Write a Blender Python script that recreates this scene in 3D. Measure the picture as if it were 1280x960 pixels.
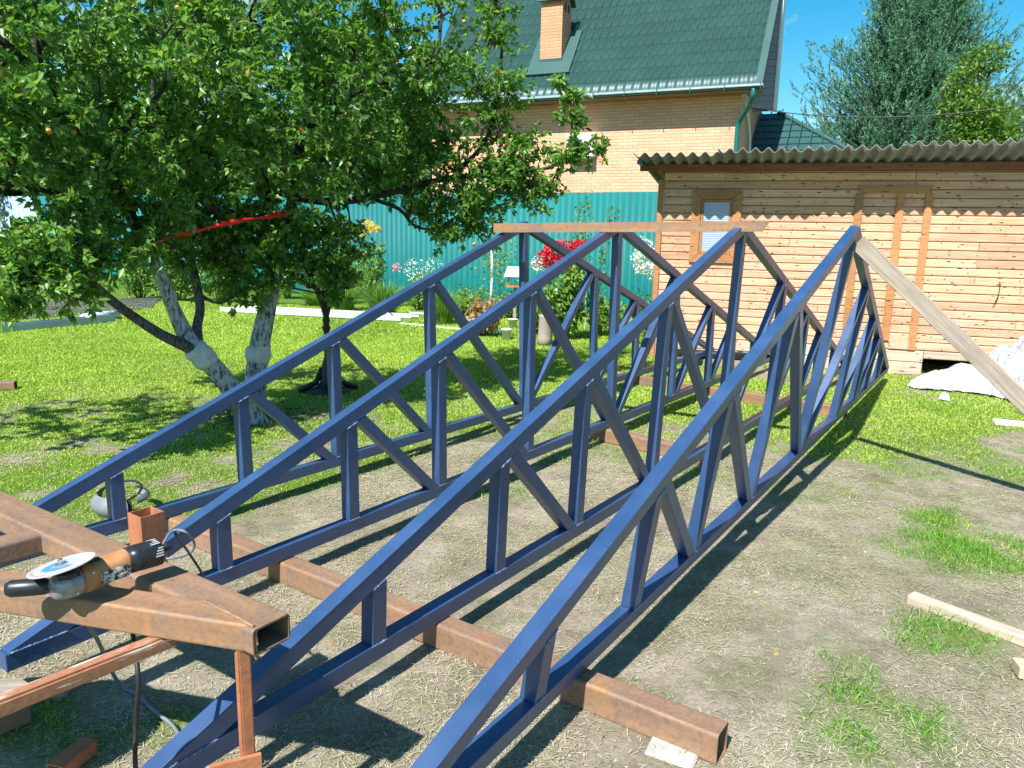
import bpy, bmesh, math, random
import numpy as np
from mathutils import Vector, Matrix
random.seed(7); rng = np.random.default_rng(7)
SC = bpy.context.scene; COL = SC.collection
for o in list(bpy.data.objects): bpy.data.objects.remove(o)
R = math.radians

# ------------------------------------------------------------------ camera
F_PX, PITCH, ROLL, CAM_H = 957.8, R(11.034), R(1.2145), 1.64
cam = bpy.data.cameras.new('camera'); co = bpy.data.objects.new('camera', cam); COL.objects.link(co); SC.camera = co
cam.sensor_fit = 'HORIZONTAL'; cam.sensor_width = 36; cam.lens = 36*F_PX/1280; cam.clip_start = .05; cam.clip_end = 2000
FW = Vector((0, math.cos(PITCH), -math.sin(PITCH))); UP0 = Vector((0, math.sin(PITCH), math.cos(PITCH))); RT0 = Vector((1, 0, 0))
RT = RT0*math.cos(ROLL)+UP0*math.sin(ROLL); UP = -RT0*math.sin(ROLL)+UP0*math.cos(ROLL)
M = Matrix.Identity(4)
for i in range(3): M[i][0], M[i][1], M[i][2] = RT[i], UP[i], -FW[i]
M[2][3] = CAM_H; co.matrix_world = M
CAM = Vector((0, 0, CAM_H))

# ------------------------------------------------------------------ sky, sun, exposure
SUN_EL = 50.5; SUN_AZ = 210.08          # where the sun stands, clockwise from +Y
w = bpy.data.worlds.new('World'); SC.world = w; w.use_nodes = True
nt = w.node_tree; nt.nodes.clear()
out = nt.nodes.new('ShaderNodeOutputWorld'); bg = nt.nodes.new('ShaderNodeBackground'); bg.inputs['Strength'].default_value = .066
sky = nt.nodes.new('ShaderNodeTexSky'); sky.sky_type = 'NISHITA'; sky.sun_disc = False
sky.sun_elevation = R(SUN_EL); sky.sun_rotation = R(SUN_AZ); sky.air_density = 1.0; sky.dust_density = .3; sky.ozone_density = 2.5
hs = nt.nodes.new('ShaderNodeHueSaturation'); hs.inputs['Saturation'].default_value = 1.5; hs.inputs['Hue'].default_value = .480; hs.inputs['Value'].default_value = 1.3
tc = nt.nodes.new('ShaderNodeTexCoord'); nz = nt.nodes.new('ShaderNodeTexNoise'); nz.inputs['Scale'].default_value = 4.2; nz.inputs['Detail'].default_value = 7; nz.inputs['Roughness'].default_value = .62
mp = nt.nodes.new('ShaderNodeMapping'); mp.inputs['Scale'].default_value = (1, 1, 1.9); mp.inputs['Location'].default_value = (.35, .1, .6)
cr = nt.nodes.new('ShaderNodeValToRGB'); cr.color_ramp.elements[0].position = .54; cr.color_ramp.elements[1].position = .70
mx = nt.nodes.new('ShaderNodeMixRGB'); mx.inputs['Color2'].default_value = (8.5, 9.2, 10, 1)
nt.links.new(tc.outputs['Generated'], mp.inputs[0]); nt.links.new(mp.outputs[0], nz.inputs[0]); nt.links.new(nz.outputs[0], cr.inputs[0])
nt.links.new(sky.outputs[0], hs.inputs['Color']); nt.links.new(hs.outputs[0], mx.inputs['Color1']); nt.links.new(cr.outputs[0], mx.inputs['Fac'])
nt.links.new(mx.outputs[0], bg.inputs[0]); nt.links.new(bg.outputs[0], out.inputs[0])
sl = bpy.data.lights.new('sun', 'SUN'); so = bpy.data.objects.new('sun', sl); COL.objects.link(so)
sl.energy = 5.0; sl.angle = R(.55); sl.color = (1, .965, .92)
sd = Vector((math.sin(R(SUN_AZ))*math.cos(R(SUN_EL)), math.cos(R(SUN_AZ))*math.cos(R(SUN_EL)), math.sin(R(SUN_EL))))
so.rotation_euler = sd.to_track_quat('Z', 'Y').to_euler()
vs = SC.view_settings; vs.view_transform = 'Standard'; vs.look = 'None'; vs.exposure = .95; vs.gamma = 1; vs.use_curve_mapping = False

# ------------------------------------------------------------------ helpers
def ray(px, py): return (FW*F_PX+RT*(px-640)-UP*(py-480)).normalized()
def G(px, py, z=0):                       # the point of the level z under a pixel
    d = ray(px, py); return CAM+d*((z-CAM_H)/d.z)
def AT(px, py, Y):                        # the point at distance Y under a pixel
    d = ray(px, py); return CAM+d*(Y/d.y)
def V3(*a): return Vector(a)
def tag(o, label=None, cat=None, group=None, kind=None):
    if label: o['label'] = label
    if cat: o['category'] = cat
    if group: o['group'] = group
    if kind: o['kind'] = kind
    return o
def link(name, me, mat=None, parent=None):
    o = bpy.data.objects.new(name, me); COL.objects.link(o)
    if mat is not None and not me.materials: me.materials.append(mat)
    if parent is not None: o.parent = parent
    return o
def empty(name, loc=(0, 0, 0), rz=0):
    o = bpy.data.objects.new(name, None); COL.objects.link(o); o.location = loc; o.rotation_euler = (0, 0, rz); o.empty_display_size = .1
    return o
def bm_new(): return bmesh.new()
def bm_obj(name, bm, mat, parent=None, smooth=False, bevel=0):
    if bevel: bmesh.ops.bevel(bm, geom=list(bm.edges), offset=bevel, segments=1, affect='EDGES', profile=.5)
    bmesh.ops.recalc_face_normals(bm, faces=list(bm.faces))
    me = bpy.data.meshes.new(name); bm.to_mesh(me); bm.free()
    if smooth:
        for p in me.polygons: p.use_smooth = True
    return link(name, me, mat, parent)
def prism(bm, pts, y0, y1, M=None):       # polygon in local x,z pushed through y
    a = [bm.verts.new((x, y0, z)) for x, z in pts]; b = [bm.verts.new((x, y1, z)) for x, z in pts]
    n = len(pts); bm.faces.new(a); bm.faces.new(b[::-1])
    for i in range(n): bm.faces.new((a[i], b[i], b[(i+1) % n], a[(i+1) % n]))
    if M is not None: bmesh.ops.transform(bm, matrix=M, verts=a+b)
def box(bm, lo, hi, M=None):
    prism(bm, [(lo[0], lo[2]), (hi[0], lo[2]), (hi[0], hi[2]), (lo[0], hi[2])], lo[1], hi[1], M)
def frame(P0, P1, up=Vector((0, 0, 1))):  # x along P0->P1, z as near up as can be
    x = (P1-P0).normalized(); y = up.cross(x).normalized(); z = x.cross(y)
    m = Matrix.Identity(4)
    for i in range(3): m[i][0], m[i][1], m[i][2], m[i][3] = x[i], y[i], z[i], P0[i]
    return m
def tube(bm, pts, rad, n=8, caps=True):   # round tube with a radius for each point
    pts = [Vector(p) for p in pts]; rads = rad if hasattr(rad, '__len__') else [rad]*len(pts)
    rings = []; a = None
    for i, p in enumerate(pts):
        t = (pts[min(i+1, len(pts)-1)]-pts[max(i-1, 0)]).normalized()
        if a is None: a = t.orthogonal().normalized()
        a = (a-t*a.dot(t)).normalized(); b = t.cross(a)
        rings.append([bm.verts.new(p+(a*math.cos(k*2*math.pi/n)+b*math.sin(k*2*math.pi/n))*rads[i]) for k in range(n)])
    for r0, r1 in zip(rings, rings[1:]):
        for k in range(n): bm.faces.new((r0[k], r0[(k+1) % n], r1[(k+1) % n], r1[k]))
    if caps and n > 2:
        bm.faces.new(rings[0][::-1]); bm.faces.new(rings[-1])
def spline(P, per=5):
    P = [Vector(p) for p in P]; Q = [2*P[0]-P[1]]+P+[2*P[-1]-P[-2]]; o = []
    for i in range(1, len(Q)-2):
        for k in range(per):
            t = k/per; a, b, c, d = Q[i-1:i+3]
            o.append(.5*((2*b)+(c-a)*t+(2*a-5*b+4*c-d)*t*t+(3*b-a-3*c+d)*t**3))
    return o+[P[-1]]
def lerps(vals, n):
    return list(np.interp(np.linspace(0, len(vals)-1, n), range(len(vals)), vals))
def lathe(bm, prof, n=16, M=None):        # profile of (radius, z)
    rings = [[bm.verts.new((r*math.cos(k*2*math.pi/n), r*math.sin(k*2*math.pi/n), z)) for k in range(n)] for r, z in prof]
    for r0, r1 in zip(rings, rings[1:]):
        for k in range(n): bm.faces.new((r0[k], r0[(k+1) % n], r1[(k+1) % n], r1[k]))
    bm.faces.new(rings[0][::-1]); bm.faces.new(rings[-1])
    if M is not None: bmesh.ops.transform(bm, matrix=M, verts=[v for r in rings for v in r])
def hollow(bm, L, wy, hz, t, M=None):     # square tube with open ends, x 0..L, centred on y, z 0..hz
    o = [(-wy/2, 0), (wy/2, 0), (wy/2, hz), (-wy/2, hz)]; i = [(-wy/2+t, t), (wy/2-t, t), (wy/2-t, hz-t), (-wy/2+t, hz-t)]
    vs_ = []
    def ring(pts, x):
        r = [bm.verts.new((x, y, z)) for y, z in pts]; vs_.extend(r); return r
    a, b, c, d = ring(o, 0), ring(o, L), ring(i, 0), ring(i, L)
    for k in range(4):
        j = (k+1) % 4
        bm.faces.new((a[k], a[j], b[j], b[k])); bm.faces.new((c[k], d[k], d[j], c[j]))
        bm.faces.new((a[k], c[k], c[j], a[j])); bm.faces.new((b[k], b[j], d[j], d[k]))
    if M is not None: bmesh.ops.transform(bm, matrix=M, verts=vs_)
def np_mesh(name, V, F, attrs=None, smooth=False):
    me = bpy.data.meshes.new(name); V = np.asarray(V, np.float32); F = np.asarray(F, np.int32); k = F.shape[1]
    me.vertices.add(len(V)); me.vertices.foreach_set('co', V.ravel())
    me.loops.add(F.size); me.loops.foreach_set('vertex_index', F.ravel())
    me.polygons.add(len(F)); me.polygons.foreach_set('loop_start', np.arange(0, F.size, k, dtype=np.int32))
    if smooth: me.polygons.foreach_set('use_smooth', np.ones(len(F), bool))
    me.update(calc_edges=True)
    for n, a in (attrs or {}).items():
        at = me.attributes.new(n, 'FLOAT', 'POINT'); at.data.foreach_set('value', np.asarray(a, np.float32))
    return me
def vnoise(x, y, seed=0):
    xi = np.floor(x).astype(np.int64); yi = np.floor(y).astype(np.int64); xf = x-xi; yf = y-yi
    def h(a, b):
        n = (a*374761393+b*668265263+seed*1442695) & 0xffffffff; n = ((n ^ (n >> 13))*1274126177) & 0xffffffff
        return ((n ^ (n >> 16)) & 0xffff)/65535.
    u = xf*xf*(3-2*xf); v = yf*yf*(3-2*yf)
    return (h(xi, yi)*(1-u)+h(xi+1, yi)*u)*(1-v)+(h(xi, yi+1)*(1-u)+h(xi+1, yi+1)*u)*v
def fbm(x, y, s=1., o=4, seed=0):
    r = 0; a = .5; t = 0
    for i in range(o): r = r+a*vnoise(x*s, y*s, seed+i); t += a; a *= .5; s *= 2.03
    return r/t

# ------------------------------------------------------------------ materials
def mat(name, build):
    m = bpy.data.materials.new(name); m.use_nodes = True; t = m.node_tree; b = t.nodes['Principled BSDF']; build(t, b); return m
def N(t, typ, **k):
    n = t.nodes.new('ShaderNode'+typ)
    for a, v in k.items():
        if a in n.inputs: n.inputs[a].default_value = v
        else: setattr(n, a, v)
    return n
def coord(t, kind='Object', scale=(1, 1, 1)):
    c = N(t, 'TexCoord'); m = N(t, 'Mapping'); m.inputs['Scale'].default_value = scale; t.links.new(c.outputs[kind], m.inputs[0]); return m.outputs[0]
def noise(t, vec, scale, detail=4, rough=.55):
    n = N(t, 'TexNoise', Scale=scale, Detail=detail, Roughness=rough); t.links.new(vec, n.inputs['Vector']); return n.outputs['Fac']
def ramp(t, fac, stops):
    r = N(t, 'ValToRGB'); e = r.color_ramp.elements
    while len(e) < len(stops): e.new(.5)
    for q, (p, c) in zip(e, stops): q.position = p; q.color = (*c, 1)
    t.links.new(fac, r.inputs[0]); return r.outputs[0]
def mixc(t, fac, a, b, mode='MIX'):
    m = N(t, 'MixRGB', blend_type=mode)
    for s, v in ((0, fac), (1, a), (2, b)):
        if hasattr(v, 'links') or hasattr(v, 'is_linked'): t.links.new(v, m.inputs[s])
        else: m.inputs[s].default_value = v if s == 0 else (*v, 1)
    return m.outputs[0]
def bump(t, b, h, strength=.3, dist=.01):
    n = N(t, 'Bump', Strength=strength, Distance=dist); t.links.new(h, n.inputs['Height']); t.links.new(n.outputs[0], b.inputs['Normal'])
def simple(name, stops, scale=6, rough=.6, spec=.4, metal=0, bmp=0, bscale=40, stretch=(1, 1, 1), kind='Object', bd=.004):
    def f(t, b):
        v = coord(t, kind, stretch)
        c = ramp(t, noise(t, v, scale, 5, .6), stops) if len(stops) > 1 else None
        if c is None: b.inputs['Base Color'].default_value = (*stops[0][1], 1)
        else: t.links.new(c, b.inputs['Base Color'])
        b.inputs['Roughness'].default_value = rough; b.inputs['Specular IOR Level'].default_value = spec; b.inputs['Metallic'].default_value = metal
        if bmp: bump(t, b, noise(t, v, bscale, 4, .6), bmp, bd)
    return mat(name, f)

def _blue(t, b):
    v = coord(t, 'Object'); n1 = noise(t, v, 3.5, 5, .6); n2 = noise(t, v, 150, 2, .5)
    c = ramp(t, n1, [(.3, (.017, .052, .132)), (.55, (.026, .068, .168)), (.7, (.034, .080, .190))])
    sp = ramp(t, n2, [(.735, (0, 0, 0)), (.76, (1, 1, 1))])
    c = mixc(t, sp, c, (.13, .20, .38)); t.links.new(c, b.inputs['Base Color'])
    rr = ramp(t, n1, [(.3, (.36, .36, .36)), (.7, (.50, .50, .50))]); t.links.new(rr, b.inputs['Roughness'])
    b.inputs['Specular IOR Level'].default_value = .7
    b.inputs['Coat Weight'].default_value = .1; b.inputs['Coat Roughness'].default_value = .25
    bump(t, b, mixc(t, .4, noise(t, v, 70, 3, .6), noise(t, coord(t, 'Object', (1.5, 40, 14)), 6, 3, .6)), .22, .002)
m_blue = mat('blue_enamel', _blue)
def _rust(name, cols, white=0):
    def f(t, b):
        v = coord(t, 'Object'); n1 = noise(t, v, 4, 6, .65); n2 = noise(t, v, 55, 5, .7)
        c = ramp(t, n1, cols); c = mixc(t, .42, c, ramp(t, n2, [(.3, (.10, .06, .04)), (.5, (.27, .16, .09)), (.64, (.33, .19, .09)), (.76, (.58, .30, .09))]), 'MIX')
        vs2 = coord(t, 'Object', (.6, 9, 9)); c = mixc(t, .4, c, ramp(t, noise(t, vs2, 2, 4, .6), [(.35, (.55, .5, .5)), (.65, (1.25, 1.15, 1.1))]), 'MULTIPLY')
        if white:
            wv = coord(t, 'Object', (.35, 3, 3)); k = ramp(t, noise(t, wv, 6, 5, .7), [(.50, (0, 0, 0)), (.56, (1, 1, 1))]); c = mixc(t, k, c, (.62, .56, .47))
        t.links.new(c, b.inputs['Base Color']); b.inputs['Roughness'].default_value = .62; b.inputs['Specular IOR Level'].default_value = .45
        bump(t, b, n2, .5, .003)
    return mat(name, f)
m_rust = _rust('rusty_steel', [(.34, (.20, .125, .08)), (.46, (.33, .18, .085)), (.55, (.24, .155, .11)), (.68, (.15, .115, .095))])
m_rust2 = _rust('rusty_steel_grey', [(.34, (.22, .165, .135)), (.46, (.27, .165, .10)), (.56, (.18, .135, .115)), (.68, (.34, .19, .08))])
m_primer = _rust('red_primer', [(.3, (.42, .12, .05)), (.7, (.50, .17, .07))])
m_primerw = _rust('red_primer_flaked_white', [(.3, (.40, .15, .08)), (.7, (.46, .19, .10))], white=1)
def wood(name, cols, knots=True, rough=.7, grain=(.6, 14, 14), dark=(.10, .045, .02), kscale=(1.6, 9, 9)):
    def f(t, b):
        oi = N(t, 'ObjectInfo'); c0 = N(t, 'TexCoord'); ad = N(t, 'VectorMath', operation='ADD'); sc = N(t, 'VectorMath', operation='SCALE'); sc.inputs['Scale'].default_value = 37.
        t.links.new(oi.outputs['Random'], sc.inputs[0]); t.links.new(c0.outputs['Object'], ad.inputs[0]); t.links.new(sc.outputs[0], ad.inputs[1])
        g = N(t, 'Mapping'); g.inputs['Scale'].default_value = grain; t.links.new(ad.outputs[0], g.inputs[0])
        n1 = noise(t, g.outputs[0], 3, 6, .6); c = ramp(t, n1, cols)
        tint = ramp(t, oi.outputs['Random'], [(0, (.82, .80, .78)), (.5, (1, 1, 1)), (1, (1.1, 1.04, .97))]); c = mixc(t, 1., c, tint, 'MULTIPLY')
        if knots:
            kv = N(t, 'Mapping'); kv.inputs['Scale'].default_value = kscale; t.links.new(ad.outputs[0], kv.inputs[0])
            vo = N(t, 'TexVoronoi', Scale=1.9); t.links.new(kv.outputs[0], vo.inputs['Vector'])
            k = ramp(t, vo.outputs['Distance'], [(.10, (1, 1, 1)), (.17, (0, 0, 0))]); c = mixc(t, k, c, dark)
        geo = N(t, 'NewGeometry'); pm = N(t, 'Mapping'); pm.inputs['Scale'].default_value = (1, 1, 1); t.links.new(geo.outputs['Position'], pm.inputs[0])
        c = mixc(t, 1., c, ramp(t, noise(t, pm.outputs[0], 1.3, 6, .65), [(.32, (.80, .77, .74)), (.5, (1, 1, 1)), (.7, (1.08, 1.05, 1.02))]), 'MULTIPLY')
        if knots:
            v2 = N(t, 'TexVoronoi', Scale=13.); t.links.new(pm.outputs[0], v2.inputs['Vector']); c = mixc(t, ramp(t, v2.outputs['Distance'], [(.12, (.75, .75, .75)), (.17, (0, 0, 0))]), c, dark)
        t.links.new(c, b.inputs['Base Color']); b.inputs['Roughness'].default_value = rough; b.inputs['Specular IOR Level'].default_value = .25
        bump(t, b, n1, .25, .004)
    return mat(name, f)
m_board = wood('pine_cladding', [(.3, (.54, .285, .17)), (.55, (.68, .40, .26)), (.75, (.76, .50, .355))], kscale=(2.8, 9, 9))
m_trim = wood('varnished_trim', [(.3, (.36, .16, .065)), (.6, (.46, .225, .10)), (.8, (.52, .28, .14))], dark=(.2, .07, .03))
m_fascia = wood('fascia_board', [(.3, (.22, .08, .05)), (.7, (.32, .13, .08))])
m_grey = wood('weathered_plank', [(.25, (.20, .17, .14)), (.5, (.33, .285, .235)), (.75, (.44, .39, .325))], knots=False, grain=(1.0, 22, 22))
m_plinth = wood('weathered_plinth', [(.3, (.38, .30, .22)), (.6, (.55, .45, .34))], grain=(.7, 12, 12))
m_raw = wood('raw_lumber', [(.3, (.55, .42, .28)), (.6, (.68, .56, .40))], knots=False)
def _asb(t, b):
    v = coord(t, 'Object'); c = ramp(t, noise(t, v, 9, 6, .7), [(.3, (.20, .19, .18)), (.6, (.29, .275, .26)), (.8, (.38, .365, .345))])
    t.links.new(c, b.inputs['Base Color']); b.inputs['Roughness'].default_value = .9; bump(t, b, noise(t, v, 90, 4, .7), .4, .003)
m_asb = mat('asbestos_cement', _asb)
def _teal(t, b):
    oi = N(t, 'ObjectInfo'); v = coord(t, 'Object'); c = ramp(t, oi.outputs['Random'], [(0, (.0, .125, .125)), (1, (.0, .160, .152))])
    c = mixc(t, 1., c, ramp(t, noise(t, coord(t, 'Object', (1, 1, .25)), 3, 6, .65), [(.3, (.84, .85, .85)), (.7, (1.1, 1.08, 1.06))]), 'MULTIPLY'); t.links.new(c, b.inputs['Base Color']); b.inputs['Roughness'].default_value = .6; b.inputs['Specular IOR Level'].default_value = .3
m_teal = mat('teal_painted_sheet', _teal)
m_paleblue = simple('pale_blue_sheet', [(.35, (.26, .40, .62)), (.65, (.30, .45, .68))], 1.5, .45, .5)
def _roof(t, b):
    v = coord(t, 'Object'); c = ramp(t, noise(t, v, 1.2, 5, .6), [(.3, (.020, .070, .066)), (.7, (.030, .092, .085))])
    t.links.new(c, b.inputs['Base Color']); b.inputs['Roughness'].default_value = .45; b.inputs['Specular IOR Level'].default_value = .5
m_roof = mat('green_metal_tile', _roof)
m_teald = simple('green_gutter_paint', [(0, (.005, .12, .105))], rough=.3, spec=.6)
m_gut = simple('galvanised_gutter', [(.3, (.45, .55, .60)), (.7, (.62, .72, .78))], 3, .3, .7, .6)
def _brick(t, b):
    v = coord(t, 'UV'); br = N(t, 'TexBrick'); t.links.new(v, br.inputs['Vector'])
    br.inputs['Color1'].default_value = (.71, .365, .225, 1); br.inputs['Color2'].default_value = (.79, .45, .29, 1); br.inputs['Mortar'].default_value = (.58, .30, .17, 1)
    br.inputs['Scale'].default_value = 1; br.inputs['Brick Width'].default_value = .27; br.inputs['Row Height'].default_value = .077; br.inputs['Mortar Size'].default_value = .010; br.inputs['Mortar Smooth'].default_value = .2; br.inputs['Bias'].default_value = 0
    t.links.new(mixc(t, .35, br.outputs[0], ramp(t, noise(t, v, 1.6, 5, .7), [(.3, (.75, .72, .7)), (.7, (1.15, 1.12, 1.1))]), 'MULTIPLY'), b.inputs['Base Color']); b.inputs['Roughness'].default_value = .85
    inv = N(t, 'Invert'); t.links.new(br.outputs['Fac'], inv.inputs['Color']); bump(t, b, inv.outputs[0], .7, .008)
m_brick = mat('light_brick', _brick)
m_brickc = _b = mat('chimney_brick', _brick)
def _ci(m):
    for n in m.node_tree.nodes:
        if n.type == 'TEX_BRICK': n.inputs['Mortar'].default_value = (.33, .20, .13, 1); n.inputs['Mortar Size'].default_value = .008; n.inputs['Color1'].default_value = (.62, .27, .14, 1); n.inputs['Color2'].default_value = (.70, .33, .18, 1)
_ci(m_brickc)
m_white = simple('white_plastic', [(.3, (.76, .78, .80)), (.7, (.84, .85, .86))], 5, .4, .5)
m_soffit = simple('brown_soffit', [(.3, (.26, .17, .13)), (.7, (.33, .22, .17))], 5, .6)
m_siding = simple('mauve_siding', [(.3, (.34, .33, .42)), (.7, (.40, .39, .48))], 2, .5)
m_black = simple('black_plastic', [(.3, (.010, .012, .016)), (.7, (.02, .023, .03))], 30, .38, .5)
m_iron = simple('black_iron', [(.3, (.008, .008, .010)), (.7, (.018, .016, .018))], 30, .5, .5, bmp=.3)
m_cast = simple('dirty_cast_metal', [(.3, (.10, .11, .13)), (.5, (.33, .34, .36)), (.7, (.17, .18, .22))], 14, .38, .6, .5, bmp=.4, bscale=30)
m_cable = simple('grey_cable', [(.3, (.13, .15, .17)), (.7, (.20, .22, .25))], 9, .5)
m_cableb = simple('black_cable', [(.3, (.012, .012, .014)), (.7, (.03, .03, .034))], 9, .5)
m_orange = simple('orange_tool_plastic', [(.3, (.16, .075, .03)), (.48, (.36, .15, .05)), (.7, (.46, .23, .10))], 9, .5, .4)
m_steel = simple('bright_steel', [(0, (.6, .6, .62))], rough=.25, metal=1)
m_alu = simple('aluminium', [(.3, (.62, .64, .66)), (.7, (.75, .76, .78))], 7, .38, .6, .35)
m_chan = simple('zinc_channel', [(.3, (.30, .38, .50)), (.7, (.42, .50, .60))], 5, .38, .6, .4)
m_foam = simple('white_foam', [(.3, (.80, .80, .80)), (.7, (.86, .86, .86))], 8, .8, .2)
m_ribbon = simple('red_ribbon', [(.3, (.62, .012, .008)), (.7, (.78, .02, .012))], 9, .5)
m_gravel = simple('dark_gravel', [(.35, (.02, .02, .022)), (.5, (.06, .06, .065)), (.68, (.16, .16, .17))], 26, .9, .2, bmp=.8, bscale=40, bd=.02)
m_stone = simple('pale_concrete', [(.3, (.30, .29, .27)), (.7, (.44, .43, .40))], 9, .9, .2, bmp=.4)
m_helm = simple('grey_visor_plastic', [(.3, (.14, .16, .17)), (.7, (.20, .22, .23))], 7, .4, .5)
m_bluep = simple('blue_plastic', [(0, (.02, .07, .62))], rough=.35, spec=.5)
m_wrap = simple('grey_trunk_wrap', [(.3, (.42, .44, .47)), (.7, (.60, .62, .64))], 14, .8, .2, bmp=.6, bscale=25, bd=.01)
m_film = simple('white_film', [(.3, (.46, .50, .56)), (.7, (.70, .72, .75))], 4, .4, .5, bmp=1., bscale=13, bd=.08)
m_glass = simple('window_glass', [(0, (.05, .09, .15))], rough=.05, spec=.9)
m_blind = simple('sky_tinted_blind', [(0, (.36, .45, .60))], rough=.5)  # blue of shade and reflected sky put into the slat colour
m_weld = simple('weld_seam', [(.3, (.03, .06, .17)), (.5, (.10, .15, .30)), (.7, (.40, .45, .55))], 90, .35, .7, bmp=.6, bscale=120)
m_red = simple('red_clay', [(.3, (.42, .15, .08)), (.7, (.52, .22, .12))], 9, .8)
def leafmat(name, a, b_, trans=.35, rough=.42, dry=None, spec=.5):
    def f(t, b):
        at = N(t, 'Attribute', attribute_name='tint'); c = ramp(t, at.outputs['Fac'], [(0, a), (.9, b_)] + ([(1, dry)] if dry else []))
        t.links.new(c, b.inputs['Base Color']); b.inputs['Roughness'].default_value = rough; b.inputs['Specular IOR Level'].default_value = spec
        tr = N(t, 'BsdfTranslucent'); c2 = mixc(t, 1., c, (1.5, 1.7, .7), 'MULTIPLY'); t.links.new(c2, tr.inputs[0])
        ms = N(t, 'MixShader'); ms.inputs[0].default_value = trans
        o = t.nodes['Material Output']; t.links.new(b.outputs[0], ms.inputs[1]); t.links.new(tr.outputs[0], ms.inputs[2]); t.links.new(ms.outputs[0], o.inputs['Surface'])
    return mat(name, f)
m_leaf = leafmat('apple_leaf', (.05, .15, .026), (.23, .39, .075), .45, .36, (.45, .22, .05))
m_leaf2 = leafmat('far_leaf', (.04, .11, .03), (.14, .25, .06), .3)
m_needle = leafmat('pine_needle', (.040, .14, .085), (.15, .32, .18), .15, .5)
m_lime = leafmat('lime_leaf', (.055, .135, .02), (.17, .28, .035), .35)
m_grass = leafmat('grass_blade', (.14, .27, .02), (.46, .58, .09), .3, .55, (.46, .42, .18), .25)
m_grassn = leafmat('fresh_grass', (.07, .23, .02), (.22, .42, .05), .35, .45, (.40, .40, .15))
m_straw = leafmat('straw', (.24, .20, .13), (.60, .55, .40), .1, .7, (.20, .26, .08), .2)
m_plant = leafmat('border_leaf', (.06, .16, .02), (.24, .38, .07), .35, .5)
m_dryp = leafmat('dry_leaf', (.20, .11, .05), (.46, .30, .14), .2, .7)
m_redf = leafmat('red_petal', (.50, .005, .02), (.75, .02, .06), .2, .5)
m_whitef = leafmat('white_petal', (.70, .72, .70), (.85, .86, .84), .2, .6)
m_yellowf = leafmat('yellow_petal', (.70, .42, .02), (.85, .62, .03), .2, .6)
m_pinkf = leafmat('pink_petal', (.60, .15, .22), (.75, .35, .42), .2, .6)
def _soil(t, b):
    v = coord(t, 'Object'); at = N(t, 'Attribute', attribute_name='green')
    n1 = noise(t, v, 3.2, 6, .65); n2 = noise(t, v, 60, 5, .7); n3 = noise(t, v, 260, 3, .7)
    soil = ramp(t, n1, [(.26, (.14, .112, .088)), (.42, (.26, .215, .165)), (.56, (.36, .305, .24)), (.72, (.46, .40, .32))])
    soil = mixc(t, .65, soil, ramp(t, n2, [(.3, (.55, .52, .5)), (.5, (1, 1, 1)), (.7, (1.45, 1.4, 1.25))]), 'MULTIPLY')
    soil = mixc(t, ramp(t, noise(t, v, 7, 5, .7), [(.48, (0, 0, 0)), (.66, (.55, .55, .55))]), soil, (.13, .17, .06)); gr = ramp(t, n2, [(.3, (.05, .10, .015)), (.7, (.16, .25, .035))])
    c = mixc(t, at.outputs['Fac'], soil, gr); t.links.new(c, b.inputs['Base Color']); b.inputs['Roughness'].default_value = .95; b.inputs['Specular IOR Level'].default_value = .1
    bump(t, b, mixc(t, .5, n2, n3), .8, .02)
m_soil = mat('soil_and_turf', _soil)
def _bark(t, b):
    v = coord(t, 'Object'); vz = coord(t, 'Object', (1, 1, .3)); n1 = noise(t, vz, 38, 5, .7); ge = N(t, 'NewGeometry'); sx = N(t, 'SeparateXYZ'); t.links.new(ge.outputs['Position'], sx.inputs[0])
    dark = ramp(t, n1, [(.3, (.012, .010, .009)), (.7, (.055, .045, .04))]); lime = ramp(t, n1, [(.41, (.07, .066, .06)), (.52, (.38, .40, .44)), (.8, (.60, .62, .67))])
    mr = N(t, 'MapRange'); mr.inputs['From Min'].default_value = 1.0; mr.inputs['From Max'].default_value = 1.9; t.links.new(sx.outputs[2], mr.inputs[0])
    ad = N(t, 'Math', operation='ADD'); t.links.new(mr.outputs[0], ad.inputs[0]); n2 = noise(t, v, 7, 3, .6)
    sb = N(t, 'Math', operation='MULTIPLY_ADD'); sb.inputs[1].default_value = 1.6; sb.inputs[2].default_value = -.8; t.links.new(n2, sb.inputs[0]); t.links.new(sb.outputs[0], ad.inputs[1])
    at = N(t, 'Attribute', attribute_name='paint'); k = ramp(t, ad.outputs[0], [(.40, (0, 0, 0)), (.62, (1, 1, 1))]); c = mixc(t, k, lime, dark); c = mixc(t, at.outputs['Fac'], dark, c)
    t.links.new(c, b.inputs['Base Color']); b.inputs['Roughness'].default_value = .85; bump(t, b, n1, .9, .012)
m_bark = mat('limewashed_bark', _bark)
m_twig = simple('twig_bark', [(.3, (.03, .025, .02)), (.7, (.10, .085, .07))], 20, .8, .2)
m_stem = simple('green_stem', [(.3, (.06, .14, .03)), (.7, (.12, .22, .05))], 20, .7, .2)
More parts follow.
